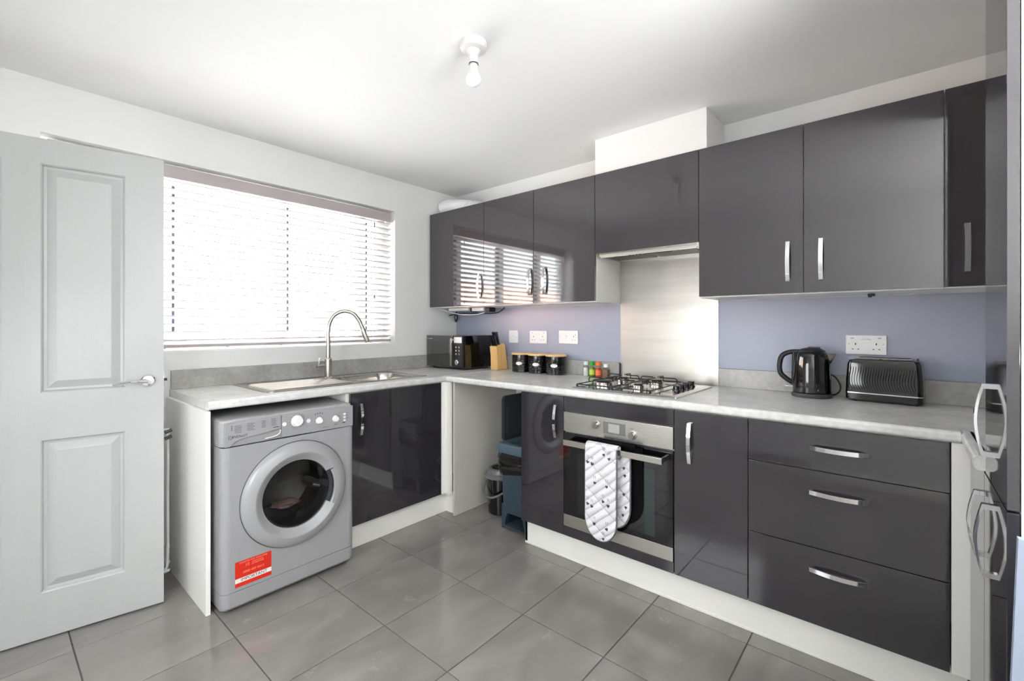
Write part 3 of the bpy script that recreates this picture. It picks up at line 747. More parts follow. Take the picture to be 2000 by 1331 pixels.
# ------------------------------------------------------------------ hob
hb = thing('gas_hob', 'stainless steel four-burner gas hob with black pan supports set in the worktop', 'hob', (-.345, -1.875, ZT))
hx0, hx1, hy0, hy1 = -.605, -.085, -2.165, -1.585
b = B(); b.loft([rr(hx0, hx1, hy0, hy1, .006, ZT+.0005), rr(hx0+.001, hx1-.001, hy0+.001, hy1-.001, .006, ZT+.004), rr(hx0+.022, hx1-.022, hy0+.022, hy1-.022, .02, ZT+.0095), rr(hx0+.03, hx1-.03, hy0+.03, hy1-.03, .02, ZT+.0085)])
obj('steel_plate', b, mat('polished_steel', (212, 210, 206), rough=.12, metal=1), hb)
for (bx, by, r) in ((-.44, -1.70, .050), (-.22, -1.70, .036), (-.45, -1.905, .028), (-.22, -1.905, .038)):
    b = B(); b.lathe([(r*1.25, ZT+.008), (r*1.2, ZT+.011), (r, ZT+.012), (r, ZT+.026), (r*.9, ZT+.028)], (bx, by, 0), n=28, cap1=True); o = obj('burner', b, M_satin, hb)
    b = B(); b.lathe([(r*.8, ZT+.027), (r*.82, ZT+.031), (r*.72, ZT+.0345), (.001, ZT+.0352)], (bx, by, 0), n=28); obj('burner_cap', b, M_iron, o)
def support(y0, y1, x0, x1, burners):
    b = B(); zt = ZT+.047; zl = ZT+.009; r = .0032
    def U_(p, q):   # bent wire: foot, up, across, down
        p, q = Vector(p), Vector(q); d = (q-p).normalized()
        b.tube(spline([(p.x, p.y, zl), (p.x, p.y, zl+.018), (p.x, p.y, zt-.008), (p.x+d.x*.008, p.y+d.y*.008, zt), ((p.x+q.x)/2, (p.y+q.y)/2, zt), (q.x-d.x*.008, q.y-d.y*.008, zt), (q.x, q.y, zt-.008), (q.x, q.y, zl+.018), (q.x, q.y, zl)], 4), r, 8)
    b.tube([(x0, y0, zl+.010), (x1, y0, zl+.010), (x1, y1, zl+.010), (x0, y1, zl+.010)], r, 8, loop=True)
    for bx, by in burners:
        for a in (0, PI/2, PI, 1.5*PI):
            c_, s_ = math.cos(a), math.sin(a)
            ex = x1 if c_ > .5 else (x0 if c_ < -.5 else bx); ey = y1 if s_ > .5 else (y0 if s_ < -.5 else by)
            if abs(c_) > .5:
                mid = (x0+x1)/2; ex = ex if (ex-bx)*(bx-mid) > 0 else mid
            p = Vector((ex, ey, 0)); q = Vector((bx+c_*.020, by+s_*.020, 0)); d = (q-p).normalized()
            b.tube(spline([(p.x, p.y, zl+.008), (p.x, p.y, zt-.010), (p.x+d.x*.010, p.y+d.y*.010, zt), ((p.x+q.x)/2, (p.y+q.y)/2, zt), (q.x, q.y, zt)], 4), r, 8)
    for fx in (x0, x1):
        for fy in (y0, y1): b.cyl((fx, fy, ZT+.006), .006, .012, n=10)
    obj('pan_support', b, M_iron, hb)
support(-1.800, -1.602, -.565, -.125, ((-.44, -1.70), (-.22, -1.70)))
support(-2.020, -1.812, -.565, -.125, ((-.45, -1.905), (-.22, -1.905)))
for kx in (-.395, -.325, -.255, -.185):
    b = B(); b.lathe([(.021, 0), (.0205, .006), (.0165, .010), (.0155, .022), (.012, .024)], (kx, -2.085, ZT+.008), n=24, cap1=True)
    b.box(kx-.004, kx+.004, -2.102, -2.068, ZT+.03, ZT+.036, .001); obj('knob', b, M_black, hb)

# ------------------------------------------------------------------ sink + tap
sk = thing('sink', 'stainless steel sink with a ribbed drainer on the left, set under the window', 'sink', (-1.24, -.3, ZT))
M_sink = mat('sink_steel', (200, 196, 190), rough=.2, metal=1, bump=(40, .05), stretch=(1, 20, 1))
b = B(); sx0, sx1, sy0, sy1 = -1.752, -.735, -.545, -.045
def ring_between(o_, i_, zo, zi): return None
outer = lambda s, z: rr(sx0+s, sx1-s, sy0+s, sy1-s, .035, z, 8)
bowl = lambda s, z: rr(-1.205+s, -.785-s, -.485+s, -.135-s, .09-s*.5, z, 8)
drain = None
b.loft([outer(0, ZT+.0005), outer(.001, ZT+.004), outer(.012, ZT+.005), outer(.018, ZT+.0022)], False, False)
b.loft([outer(.018, ZT+.0022), bowl(-.004, ZT+.002)], False, False)
b.loft([bowl(-.004, ZT+.002), bowl(.002, ZT-.001), bowl(.012, ZT-.03), bowl(.02, ZT-.13), bowl(.045, ZT-.155)], False, True)
obj('sink_body', b, M_sink, sk)
for k in range(11):
    yy = -.50+.0305*k
    b = B(); b.tube([(-1.715, yy, ZT+.0035), (-1.70, yy, ZT+.0055), (-1.27, yy, ZT+.0045), (-1.255, yy, ZT+.002)], [.001, .0055, .0050, .001], 8)
    obj('drainer_rib', b, M_sink, sk)
b = B(); b.lathe([(.038, ZT-.1545), (.036, ZT-.1525), (.02, ZT-.153), (.001, ZT-.1535)], (-.995, -.31, 0), n=24); obj('plughole', b, M_chrome, sk)
tp = thing('tap', 'brushed steel swan-neck kitchen tap with a pull-out spout and side lever', 'tap', (-1.238, -.165, ZT))
b = B(); b.lathe([(.027, .003), (.027, .008), (.0215, .012), (.0215, .125), (.0165, .132)], (-1.238, -.165, ZT), n=24, cap0=True, cap1=True); obj('tap_base', b, M_satin, tp)
dx, dy = .93, -.36
p = [(0, 1.04), (0, 1.15), (.0, 1.235), (.012, 1.295), (.045, 1.340), (.098, 1.360), (.150, 1.345), (.185, 1.305), (.206, 1.26), (.216, 1.235)]
b = B(); b.tube(spline([(-1.238+dx*s, -.165+dy*s, z) for s, z in p], 6), .0135, 16); obj('tap_neck', b, M_satin, tp)
b = B(); b.tube([(-1.238+dx*s, -.165+dy*s, z) for s, z in ((.214, 1.243), (.218, 1.228), (.238, 1.172), (.243, 1.158))], [.0145, .0165, .0165, .014], 16); obj('spray_head', b, M_satin, tp)
b = B(); b.cyl((-1.312, -.165, 1.008), .0125, .075, 'x', 16); obj('valve', b, M_satin, tp)
b = B(); b.tube([(-1.300, -.165, 1.012), (-1.298, -.166, 1.052), (-1.294, -.166, 1.062)], .0042, 8); obj('lever', b, M_satin, tp)

# ------------------------------------------------------------------ washing machine
wm = thing('washing_machine', 'white front-loading washing machine with a red sticker under the left end of the worktop', 'washing machine', (-1.69, -.43, .0))
wx0, wx1, wy, wyb = -2.004, -1.384, -.730, -.14
def plan(x0, x1, yf, r, n=6, z=0):
    pts = [(x1, wyb)]
    for k in range(n+1): t = -PI/2*k/n; pts.append((x1-r+r*math.cos(t), yf+r+r*math.sin(t)))
    for k in range(n+1): t = -PI/2-PI/2*k/n; pts.append((x0+r+r*math.cos(t), yf+r+r*math.sin(t)))
    pts.append((x0, wyb)); return [(p[0], p[1], z) for p in pts]
# plinth
b = B(); b.loft([plan(wx0+.004, wx1-.004, wy+.014, .03, z=.022), plan(wx0+.001, wx1-.001, wy+.002, .03, z=.035), plan(wx0, wx1, wy, .03, z=.0975)]); obj('kick_panel', b, M_wm, wm)
for fx in (wx0+.05, wx1-.05):
    for fy in (-.66, -.2):
        b = B(); b.cyl((fx, fy, 0), .02, .024, n=14); obj('foot', b, M_blackm, wm)
# casing with a round opening
WC = (-1.686, .460); z0, z1 = .0995, .7345; rf = .03
b = B()
pa = plan(wx0, wx1, wy, rf, z=0)
nf = 7
side1 = pa[:1+nf]; side2 = pa[1+nf:]
for sd in (side1, side2): b.loft([[(q[0], q[1], z0) for q in sd], [(q[0], q[1], z1) for q in sd]], False, False, closed=False)
fx0, fx1 = wx0+rf, wx1-rf; N = 64; R0 = .19
inner = []; outerp = []
for k in range(N):
    a = 2*PI*k/N+PI/N; c_, s_ = math.cos(a), math.sin(a)
    inner.append((WC[0]+R0*c_, wy, WC[1]+R0*s_))
    hx = ((fx1-WC[0]) if c_ > 0 else (fx0-WC[0]))/c_ if abs(c_) > 1e-6 else 1e9
    hz2 = ((z1-WC[1]) if s_ > 0 else (z0-WC[1]))/s_ if abs(s_) > 1e-6 else 1e9
    tt = min(abs(hx), abs(hz2)); outerp.append([WC[0]+tt*c_, wy, WC[1]+tt*s_])
for cxn, czn in ((fx0, z0), (fx1, z0), (fx0, z1), (fx1, z1)):
    k = min(range(N), key=lambda i: (outerp[i][0]-cxn)**2+(outerp[i][2]-czn)**2); outerp[k] = [cxn, wy, czn]
b.loft([outerp, inner], False, False)
b.loft([inner, [(q[0], wy+.08, q[2]) for q in inner]], False, False)
obj('casing', b, M_wm, wm)
# control fascia
b = B(); yf = wy+.012
b.loft([plan(wx0, wx1, yf, rf, z=.7365), plan(wx0, wx1, yf, rf, z=.838), plan(wx0+.003, wx1-.003, yf+.004, rf, z=.848), plan(wx0+.012, wx1-.012, yf+.014, rf, z=.853)])
obj('fascia', b, M_wm, wm)
xd = -1.758   # split between detergent drawer and dial panel
b = B()
nC = 6
def strip(x0, x1, zb0, left):
    pass
poly = [(xd+.0015, .741), (wx1-.030, .737), (wx1-.010, .737), (wx1-.010, .842), (xd+.0015, .842)]
b.prism(poly, 'y', wy-.001, yf+.001); obj('dial_panel', b, M_wm, wm)
dp = [(wx0+.028, .768), (wx0+.06, .775), (wx0+.12, .770), (wx0+.19, .762), (xd-.035, .762), (xd-.012, .760), (xd-.0015, .768), (xd-.0015, .842), (wx0+.012, .842), (wx0+.012, .745)]
dp = [(wx0+.030, .738), (wx0+.042, .752), (wx0+.065, .763), (wx0+.10, .770), (xd-.05, .778), (xd-.0015, .786), (xd-.0015, .842), (wx0+.012, .842), (wx0+.012, .738)]
b = B(); b.prism(dp, 'y', wy-.001, yf+.001); obj('detergent_drawer', b, M_wm, wm)
b = B(); b.tube(spline([(xd-.004, wy, .778), (xd-.008, wy, .762), (xd-.03, wy, .752), (xd-.07, wy+.003, .747)], 6), .0025, 8); obj('drawer_lip', b, M_plastic, wm)
def dial(x, z, r, d):
    b = B(); b.lathe([(r*1.15, 0), (r*1.1, -.004), (r, -.005), (r*.92, -d), (r*.75, -d-.002)], (x, wy-.001, z), 'y', 28, cap1=True); obj('dial', b, M_plastic, wm)
dial(-1.686, .806, .024, .018); dial(-1.577, .791, .0145, .014); dial(-1.491, .787, .0145, .014)
b = B(); b.lathe([(.0095, 0), (.009, -.004), (.007, -.005)], (-1.745, wy-.001, .800), 'y', 18, cap1=True); obj('power_button', b, M_plastic, wm)
b = B(); b.lathe([(.010, 0), (.010, -.003), (.008, -.004)], (-1.631, wy-.001, .798), 'y', 18, cap1=True); obj('start_button', b, M_plastic, wm)
for k in range(3):
    b = B(); b.box(-1.448, -1.436, wy-.005, wy-.001, .799-.016*k, .809-.016*k, .002); obj('button', b, M_plastic, wm)
b = B()   # fine printed lines and symbols
def dash(x, z, w, h=.0016): b.box(x, x+w, wy-.0017, wy-.0009, z, z+h)
for r_, row in enumerate((.824, .817, .810, .803, .796)):
    dash(-1.955, row, .028); dash(-1.905, row+.003, .024 if r_ % 2 else .032); dash(-1.845, row+.006, .018); dash(-1.803, row+.008, .022)
for k, a in enumerate([math.radians(v) for v in range(-60, 250, 22)]):
    b.box(-1.686+.034*math.cos(a)-.0012, -1.686+.034*math.cos(a)+.0012, wy-.0017, wy-.0009, .806+.034*math.sin(a)-.0012, .806+.034*math.sin(a)+.0012)
for cxx, czz in ((-1.577, .791), (-1.491, .787)):
    for v in range(0, 200, 36):
        a = math.radians(v); b.box(cxx+.023*math.cos(a)-.001, cxx+.023*math.cos(a)+.001, wy-.0017, wy-.0009, czz+.023*math.sin(a)-.001, czz+.023*math.sin(a)+.001)
for k in range(4): dash(-1.598+.012*k, .826-.003*abs(k-1.5), .0035, .006)
for k in range(3): dash(-1.428, .808-.014*k, .008)
dash(-1.560, .752, .030); dash(-1.497, .756, .016, .003); dash(-1.452, .758, .014, .005); dash(-1.795, .792, .026, .003)
dash(-1.636, .795, .004, .006); dash(-1.628, .795, .004, .006)
for k in range(3): b.cyl((-1.966, wy-.001, .826-.0075*k), .0022, -.001, 'y', 8)
for k in range(3): b.cyl((-1.692+.013*k, wy-.001, .8425-.0015*k*k), .0026, -.001, 'y', 8) if False else None
obj('printed_symbols', b, M_ink, wm, kind='stuff')
b = text_b('INDesIT', .0155, face_negY(-1.933, wy-.0012, .7785), sx=1.15, align='CENTER'); obj('lettering', b, M_ink, wm, label='dark maker lettering reading INDESIT')
b = B(); b.lathe([(.0085, 0), (.0085, -.0008), (.0070, -.0008), (.0070, 0)], (-1.9715, wy-.0012, .7775), 'y', 24)
merge(b, text_b('i', .013, face_negY(-1.9715, wy-.0012, .778))); obj('emblem', b, M_ink, wm, label='dark ring emblem with an i inside')
# door
dm = B(); pf = [(.2480, .000), (.2475, -.006), (.243, -.014), (.232, -.024), (.214, -.031), (.198, -.034)]
dm.lathe(pf, (WC[0], wy-.001, WC[1]), 'y', 72)
wd = obj('door_ring', dm, M_wmr, wm)
b = B(); b.lathe([(.2505, -.0006), (.2478, -.0006)], (WC[0], wy, WC[1]), 'y', 72); obj('door_gap', b, M_blackm, wd)
b = B(); a0 = math.radians(28)
b.lathe([(.198, -.034), (.190, -.033), (.168, -.014), (.160, -.010), (.157, .0)], (WC[0], wy-.001, WC[1]), 'y', 60, a0=a0, a1=2*PI-a0); obj('inner_bevel', b, M_wmr, wd)
b = B(); b.lathe([(.198, -.034), (.178, -.035), (.173, -.030), (.176, -.018)], (WC[0], wy-.001, WC[1]), 'y', 14, a0=-a0, a1=a0); obj('door_grip', b, M_wmr, wd)
b = B()
for sg in (1, -1):
    ca, sa = math.cos(a0*sg), math.sin(a0*sg)
    P = lambda r, h: (WC[0]+r*ca, wy-.001+h, WC[1]+r*sa)
    b.loft([[P(.198, -.034), P(.178, -.035), P(.173, -.030), P(.176, -.010), P(.16, -.008)], [P(.1981, -.034), P(.190, -.033), P(.168, -.014), P(.164, -.008), P(.16, -.008)]], False, False, closed=False)
b.lathe([(.176, -.010), (.157, -.004), (.150, .01)], (WC[0], wy-.001, WC[1]), 'y', 14, a0=-a0, a1=a0); obj('grip_recess', b, M_rubber, wd)
b = B(); b.lathe([(.160, -.004), (.156, -.009), (.13, -.013), (.09, -.017), (.04, -.019), (.0005, -.0195)], (WC[0], wy, WC[1]), 'y', 48); obj('door_glass', b, M_tint, wd)
b = B(); b.lathe([(.159, .0), (.152, .004), (.148, .03), (.150, .07), (.155, .08)], (WC[0], wy, WC[1]), 'y', 48); obj('door_seal', b, M_rubber, wm)
b = B(); b.lathe([(.155, .079), (.19, .080), (.205, .10), (.205, .30), (.12, .33), (.001, .335)], (WC[0], wy, WC[1]), 'y', 56); dmo = obj('drum', b, M_drum, wm)
for a in (PI/2+.3, PI/2+.3+2*PI/3, PI/2+.3+4*PI/3):
    b = B(); ca, sa = math.cos(a), math.sin(a)
    b.tube([(WC[0]+.19*ca, wy+.10, WC[1]+.19*sa), (WC[0]+.17*ca, wy+.14, WC[1]+.17*sa), (WC[0]+.17*ca, wy+.26, WC[1]+.17*sa), (WC[0]+.19*ca, wy+.30, WC[1]+.19*sa)], [.008, .025, .025, .008], 10); obj('drum_paddle', b, M_drum, dmo)
def blob(c, s, m, name, par, seed):
    rnd = random.Random(seed); t = bmesh.new(); bmesh.ops.create_icosphere(t, subdivisions=3, radius=1)
    ph = [rnd.uniform(0, 6) for _ in range(6)]
    for v in t.verts:
        k = 1+.18*math.sin(5*v.co.x+ph[0])*math.sin(4*v.co.y+ph[1])+.15*math.sin(7*v.co.z+ph[2]+3*v.co.x)
        v.co = Vector((c[0]+v.co.x*s[0]*k, c[1]+v.co.y*s[1]*k, c[2]+v.co.z*s[2]*k))
    b = B(); b._add(t); return obj(name, b, m, par)
tag(blob((-1.70, wy+.19, .315), (.10, .08, .045), M_navyc, 'laundry', None, 1), 'crumpled dark laundry inside the washing machine drum', 'laundry')
tag(blob((-1.69, wy+.12, .380), (.060, .04, .018), M_pink, 'laundry', None, 2), 'pale pink cloth lying on top inside the washing machine drum', 'laundry')
# sticker
st = thing('sticker', 'red and white guarantee sticker reading IMPORTANT on the washing machine front', 'sticker', (-1.878, wy, .165))
Xs0, Xs1, Zs0, Zs1 = -1.953, -1.803, .115, .226
b = B(); b.prism([(Xs0, Zs0), (Xs1, Zs0), (Xs1, Zs1-.003), (Xs1-.003, Zs1), (Xs0, Zs1)], 'y', wy-.0012, wy-.0002); obj('sticker_sheet', b, M_red, st)
b = B(); b.box(Xs0, Xs1, wy-.0016, wy-.001, .133, .152); obj('white_band', b, M_white_print, st)
yy = wy-.0016
b = text_b('IMPORTANT', .0185, face_negY(-1.876, yy-.0002, .1425), sx=1.05); obj('lettering', b, M_navy, st, label='dark lettering reading IMPORTANT')
b = text_b('REGISTER FOR YOUR FREE', .0098, face_negY(-1.878, yy+.0002, .2175)); merge(b, text_b('YEAR PARTS', .0088, face_negY(-1.862, yy+.0002, .2065))); merge(b, text_b('GUARANTEE', .0088, face_negY(-1.862, yy+.0002, .1985)))
merge(b, text_b('0800 497 0413', .0138, face_negY(-1.878, yy+.0002, .173), sx=1.05)); merge(b, text_b('10', .0185, face_negY(-1.9045, yy+.0002, .202))); obj('lettering', b, M_orange_print, st, label='pale small print on the sticker')

# ------------------------------------------------------------------ items on the worktop
Z0 = ZT+.0006
# microwave
mw = thing('microwave', 'black microwave oven with a mirrored door in the corner of the worktop', 'microwave', (-.18, -.24, Z0))
mx0, mx1, my0, my1, mz1 = -.338, -.028, -.448, -.025, 1.190
b = B(); b.box(mx0+.022, mx1, my0, my1, Z0+.012, mz1, .004); obj('microwave_body', b, M_black, mw)
for fx in (-.29, -.07):
    for fy in (-.42, -.06):
        b = B(); b.cyl((fx, fy, Z0), .011, .013, n=12); obj('foot', b, M_blackm, mw)
b = B(); b.box(mx0, mx0+.021, -.335, my1, Z0+.014, mz1-.001, .003); md = obj('microwave_door', b, mat('mirror_black_glass', (38, 38, 38), rough=.05, coat=1, spec=1), mw)
b = B(); b.box(mx0-.0008, mx0, -.285, -.075, Z0+.05, mz1-.045, .0003); obj('door_window', b, mat('mirror_window', (52, 52, 50), rough=.08, spec=1), md)
b = text_b('Russell Hobbs', .011, face_negX(mx0-.0012, -.066, mz1-.026)); obj('lettering', b, M_white_print, md, label='small white maker lettering')
b = B(); b.box(mx0-.028, mx0-.018, -.352, -.335, Z0+.03, mz1-.02, .002)
for zz in (Z0+.035, mz1-.04): b.box(mx0-.02, mx0+.001, -.350, -.337, zz, zz+.015, .002)
obj('handle', b, M_satin, md, label='silver bar handle')
b = B(); b.box(mx0, mx0+.021, my0+.001, -.338, Z0+.014, mz1-.001, .003); cpn = obj('control_panel', b, M_blackm, mw)
b = B(); b.box(mx0-.001, mx0+.001, my0+.012, -.352, mz1-.055, mz1-.012, .0005); obj('display', b, M_plastic, cpn)
for k in range(3):
    for q in range(2):
        b = B(); b.cyl((mx0-.003, -.375-.036*q, mz1-.088-.026*k), .0075, .004, 'x', 14); obj('button', b, M_satin, cpn)
b = B(); b.lathe([(.021, 0), (.020, -.016), (.016, -.019)], (mx0, -.395, Z0+.058), 'x', 24, cap1=True); obj('dial', b, M_chrome, cpn)
b = B(); b.box(mx0+.03, mx1-.01, my0-.0008, my0+.001, Z0+.013, Z0+.0155); b.cyl((-.10, my0-.001, Z0+.03), .005, .002, 'y', 10); obj('base_seam', b, M_satin, mw)

# knife block
kb = thing('knife_block', 'pale wooden knife block with a slanted top beside the microwave', 'knife block', (-.09, -.585, Z0))
prof = [(-.146, Z0), (-.030, Z0), (-.060, 1.120), (-.078, 1.132), (-.158, 1.108), (-.145, 1.030)]
b = B(); b.prism(prof, 'y', -.625, -.555); bmesh.ops.bevel(b.bm, geom=b.bm.edges[:], offset=.0015, segments=1, affect='EDGES'); obj('block', b, M_wood, kb)
slots = [(-.140, -.571), (-.140, -.590), (-.140, -.609), (-.112, -.571), (-.112, -.590), (-.112, -.609)]
kl = ['front left', 'front middle', 'front right', 'rear left', 'rear middle', 'rear right']
for (kx, ky), nm in zip(slots, kl):
    zt = 1.118 if kx < -.12 else 1.128; h = .085 if kx < -.12 else .100
    k = thing('kitchen_knife', f'black-handled kitchen knife, {nm} in the wooden knife block', 'knife', (kx, ky, zt-.004), 'knives in the block')
    tilt = Matrix.Translation((kx, ky, zt-.006)) @ Matrix.Rotation(math.radians(-17), 4, 'Y')
    b = B(); b.loft([rr(-.008, .008, -.006, .006, .004, 0), rr(-.009, .009, -.0065, .0065, .004, h*.3), rr(-.008, .008, -.006, .006, .004, h*.7), rr(-.010, .010, -.0065, .0065, .005, h)]); b.xf(tilt); ho = obj('handle', b, M_black, k)
    b = B()
    for q in (.25, .5, .75): b.cyl((0, -.0072, h*q), .0022, .0144, 'y', 8)
    b.xf(tilt); obj('rivet', b, M_satin, ho)
    b = B(); b.box(-.009, .009, -.0012, .0012, -.05, .002); b.xf(tilt); obj('blade', b, M_satin, k)

# canisters
for (cyy, nm) in ((-.822, 'leftmost, beside the knife block'), (-.974, 'middle of the row'), (-1.130, 'rightmost, nearest the spice jars')):
    c_ = thing('canister', f'black ribbed storage canister with a wooden lid, {nm}', 'canister', (-.098, cyy, Z0), 'black ribbed canisters')
    prof = [(.068, 0), (.071, .002), (.071, .020)]
    zz = .022
    while zz < .098:
        prof += [(.0712, zz), (.0732, zz+.0025), (.0732, zz+.0045), (.0712, zz+.007)]; zz += .0125
    prof += [(.071, .104), (.071, .124)]
    b = B(); b.lathe(prof, (-.098, cyy, Z0), n=48, cap0=True, cap1=True); body = obj('canister_body', b, M_black, c_)
    b = B(); b.lathe([(.0715, .1245), (.074, .126), (.074, .136), (.072, .138)], (-.098, cyy, Z0), n=48, cap0=True, cap1=True); obj('lid', b, M_lid, c_)
    b = B()
    rings = []
    for s in (.2, 1.0):
        ring = []
        for k in range(20):
            a = 2*PI*k/20; u = .024*s*math.cos(a); w = .0125*s*math.sin(a); fi = PI+.42+u/.074
            ring.append((-.098+.0752*math.cos(fi), cyy+.0752*math.sin(fi), Z0+.064+w))
        rings.append(ring)
    b.loft(rings, True, False); obj('oval_label', b, M_white_print, body)

# spice jars
jars = [(-.060, -1.347, .0185, .098, M_plastic, M_salt, None, 'clear spice jar of white salt with a white cap, leftmost by the hob'),
        (-.060, -1.393, .0185, .100, M_green, M_herb, M_limel, 'spice jar of green herbs with a bright green cap'),
        (-.060, -1.441, .0190, .098, M_orange, M_paprika, M_orangel, 'spice jar of red spice with an orange cap'),
        (-.058, -1.497, .0195, .088, M_plastic, M_pepper, None, 'square spice jar of brown spice with a white cap, nearest the hob')]
for jx, jy, r, h, mc, mf, mlb, lb in jars:
    t = thing('spice_jar', lb, 'jar', (jx, jy, Z0), 'spice jars')
    hb_ = h*.76
    if mlb is None and mc is M_plastic and r > .019:
        b = B(); b.loft([rr(jx-r, jx+r, jy-r, jy+r, .004, Z0), rr(jx-r, jx+r, jy-r, jy+r, .004, Z0+hb_*.85), rr(jx-r*.75, jx+r*.75, jy-r*.75, jy+r*.75, .01, Z0+hb_)])
        obj('glass_jar', b, M_clear, t)
        b = B(); b.loft([rr(jx-r*.9, jx+r*.9, jy-r*.9, jy+r*.9, .004, Z0+.002), rr(jx-r*.9, jx+r*.9, jy-r*.9, jy+r*.9, .004, Z0+hb_*.75)]); obj('contents', b, mf, t)
    else:
        b = B(); b.lathe([(r*.95, 0), (r, .002), (r, hb_*.86), (r*.78, hb_)], (jx, jy, Z0), n=24, cap0=True, cap1=True); obj('glass_jar', b, M_clear, t)
        b = B(); b.lathe([(r*.9, .002), (r*.92, hb_*.78)], (jx, jy, Z0), n=24, cap0=True, cap1=True); obj('contents', b, mf, t)
    if mlb:
        b = B(); b.lathe([(r+.0006, hb_*.18), (r+.0006, hb_*.62)], (jx, jy, Z0), n=24); obj('paper_label', b, mlb, t)
    b = B(); b.lathe([(r*.86, hb_+.0005), (r*.88, hb_+.002), (r*.88, h-.002), (r*.8, h)], (jx, jy, Z0), n=24, cap0=True, cap1=True); obj('cap', b, mc, t)

# kettle
kt = thing('kettle', 'shiny black electric kettle on its base, left of the toaster', 'kettle', (-.115, -2.625, Z0))
kx, ky = -.115, -2.628
b = B(); b.lathe([(.082, 0), (.083, .003), (.083, .014), (.079, .019), (.05, .020)], (kx, ky, Z0), n=48, cap0=True, cap1=True); obj('power_base', b, M_grey, kt)
b = B(); b.lathe([(.074, .021), (.0775, .024), (.0775, .06), (.0765, .10), (.074, .15), (.0705, .185), (.066, .203), (.056, .214)], (kx, ky, Z0), n=48, cap0=True, cap1=True); obj('kettle_body', b, M_black, kt)
b = B(); b.lathe([(.056, .214), (.053, .220), (.040, .227), (.022, .231), (.001, .232)], (kx, ky, Z0), n=40, cap0=True); lid = obj('lid', b, M_blackm, kt)
b = B(); b.box(kx-.012, kx+.012, ky-.035, ky+.015, Z0+.226, Z0+.2365, .004); obj('lid_tab', b, M_black, lid)
b = B()   # spout toward -y
sp_ = [[(kx+w, ky-y_, Z0+z_) for w, y_, z_ in ((-.022, .052, zt_), (0, .094 if zt_ > .19 else .080, zt_+.004), (.022, .052, zt_))] for zt_ in (.150, .185, .206)]
sp_ = [[(kx-.010, ky-.066, Z0+.160), (kx, ky-.074, Z0+.158), (kx+.010, ky-.066, Z0+.160), (kx, ky-.050, Z0+.160)],
       [(kx-.018, ky-.066, Z0+.182), (kx, ky-.085, Z0+.180), (kx+.018, ky-.066, Z0+.182), (kx, ky-.045, Z0+.182)],
       [(kx-.024, ky-.056, Z0+.206), (kx, ky-.097, Z0+.206), (kx+.024, ky-.056, Z0+.206), (kx, ky-.040, Z0+.206)]]
b.loft(sp_); obj('spout', b, M_satin, kt, label='steel pouring spout')
b = B(); hp = spline([(kx-.006, ky+.045, Z0+.212), (kx-.010, ky+.090, Z0+.208), (kx-.012, ky+.122, Z0+.188), (kx-.014, ky+.132, Z0+.145), (kx-.012, ky+.128, Z0+.105), (kx-.010, ky+.105, Z0+.080), (kx-.004, ky+.078, Z0+.060)], 6)
b.tube(hp, .0115, 14); b.tube([(kx-.01, ky+.070, Z0+.21), (kx-.01, ky+.073, Z0+.05)], .010, 10); obj('handle', b, M_blackm, kt)
b = B(); b.box(kx-.018, kx+.002, ky+.074, ky+.108, Z0+.040, Z0+.046, .002); obj('switch', b, M_satin, kt)
b = B(); b.cyl((kx-.0778*math.cos(.45)-.0015, ky-.0778*math.sin(.45), Z0+.038), .002, .003, 'x', 10); obj('indicator', b, M_white_print, kt)
b = B(); b.tube(spline([(kx+.06, ky-.055, Z0+.110), (kx+.04, ky-.085, Z0+.098), (kx+.02, ky-.108, Z0+.065), (kx+.02, ky-.108, Z0+.035), (kx+.03, ky-.09, Z0+.014), (kx+.05, ky-.062, Z0+.008)], 7), .0036, 8); obj('power_cord', b, M_blackm, kt)

# toaster
to = thing('toaster', 'black long-slot toaster with a wave-textured side below the double socket', 'toaster', (-.10, -2.9, Z0))
TM = Matrix.Translation((-.094, -2.897, 0)) @ Matrix.Rotation(math.radians(-6), 4, 'Z')
L2, D2 = .133, .062
def tring(l, d, z, r=.02): return rr(-d, d, -l, l, r, z, 6)
b = B(); b.loft([tring(L2-.004, D2-.004, Z0+.006), tring(L2, D2, Z0+.010), tring(L2, D2, Z0+.036)]); b.xf(TM); obj('toaster_base', b, M_black, to)
for sx_ in (-1, 1):
    for sy_ in (-1, 1):
        b = B(); b.cyl((sx_*.04, sy_*.10, Z0), .009, .008, n=10); b.xf(TM); obj('foot', b, M_blackm, to)
b = B(); b.loft([tring(L2+.0015, D2+.0015, Z0+.036), tring(L2+.0015, D2+.0015, Z0+.0405)]); b.xf(TM); obj('chrome_band', b, M_chrome, to)
b = B(); b.loft([tring(L2, D2, Z0+.0405), tring(L2-.001, D2-.001, Z0+.10), tring(L2-.006, D2-.003, Z0+.168), tring(L2-.013, D2-.008, Z0+.184), tring(L2-.026, D2-.018, Z0+.191)]); b.xf(TM); obj('toaster_shell', b, M_black, to)
b = B()
for k in range(26):
    y0 = -.112+.0092*k
    pts = [(-D2+.0004+.0016*max(0, (zz-.13)/.03), y0+.010*math.sin((zz-.05)/.11*PI*1.3+.4)+.012*(zz-.1)/.06, Z0+zz) for zz in [.050+.0075*q for q in range(15)]]
    pts = [p for p in pts if abs(p[1]) < .116]
    if len(pts) > 3: b.tube(pts, [.0003]+[.0011]*(len(pts)-2)+[.0003], 6)
b.xf(TM); obj('wave_ribs', b, M_black, to, kind='stuff')
b = B(); b.loft([tring(L2-.030, .040, Z0+.1905, .012), tring(L2-.032, .038, Z0+.194, .012)]); b.xf(TM); obj('top_plate', b, M_satin, to)
for s in (-.014, .014):
    b = B(); b.box(s-.009, s+.009, -.088, .088, Z0+.1935, Z0+.1955, .001); b.xf(TM); obj('slot', b, M_blackm, to)
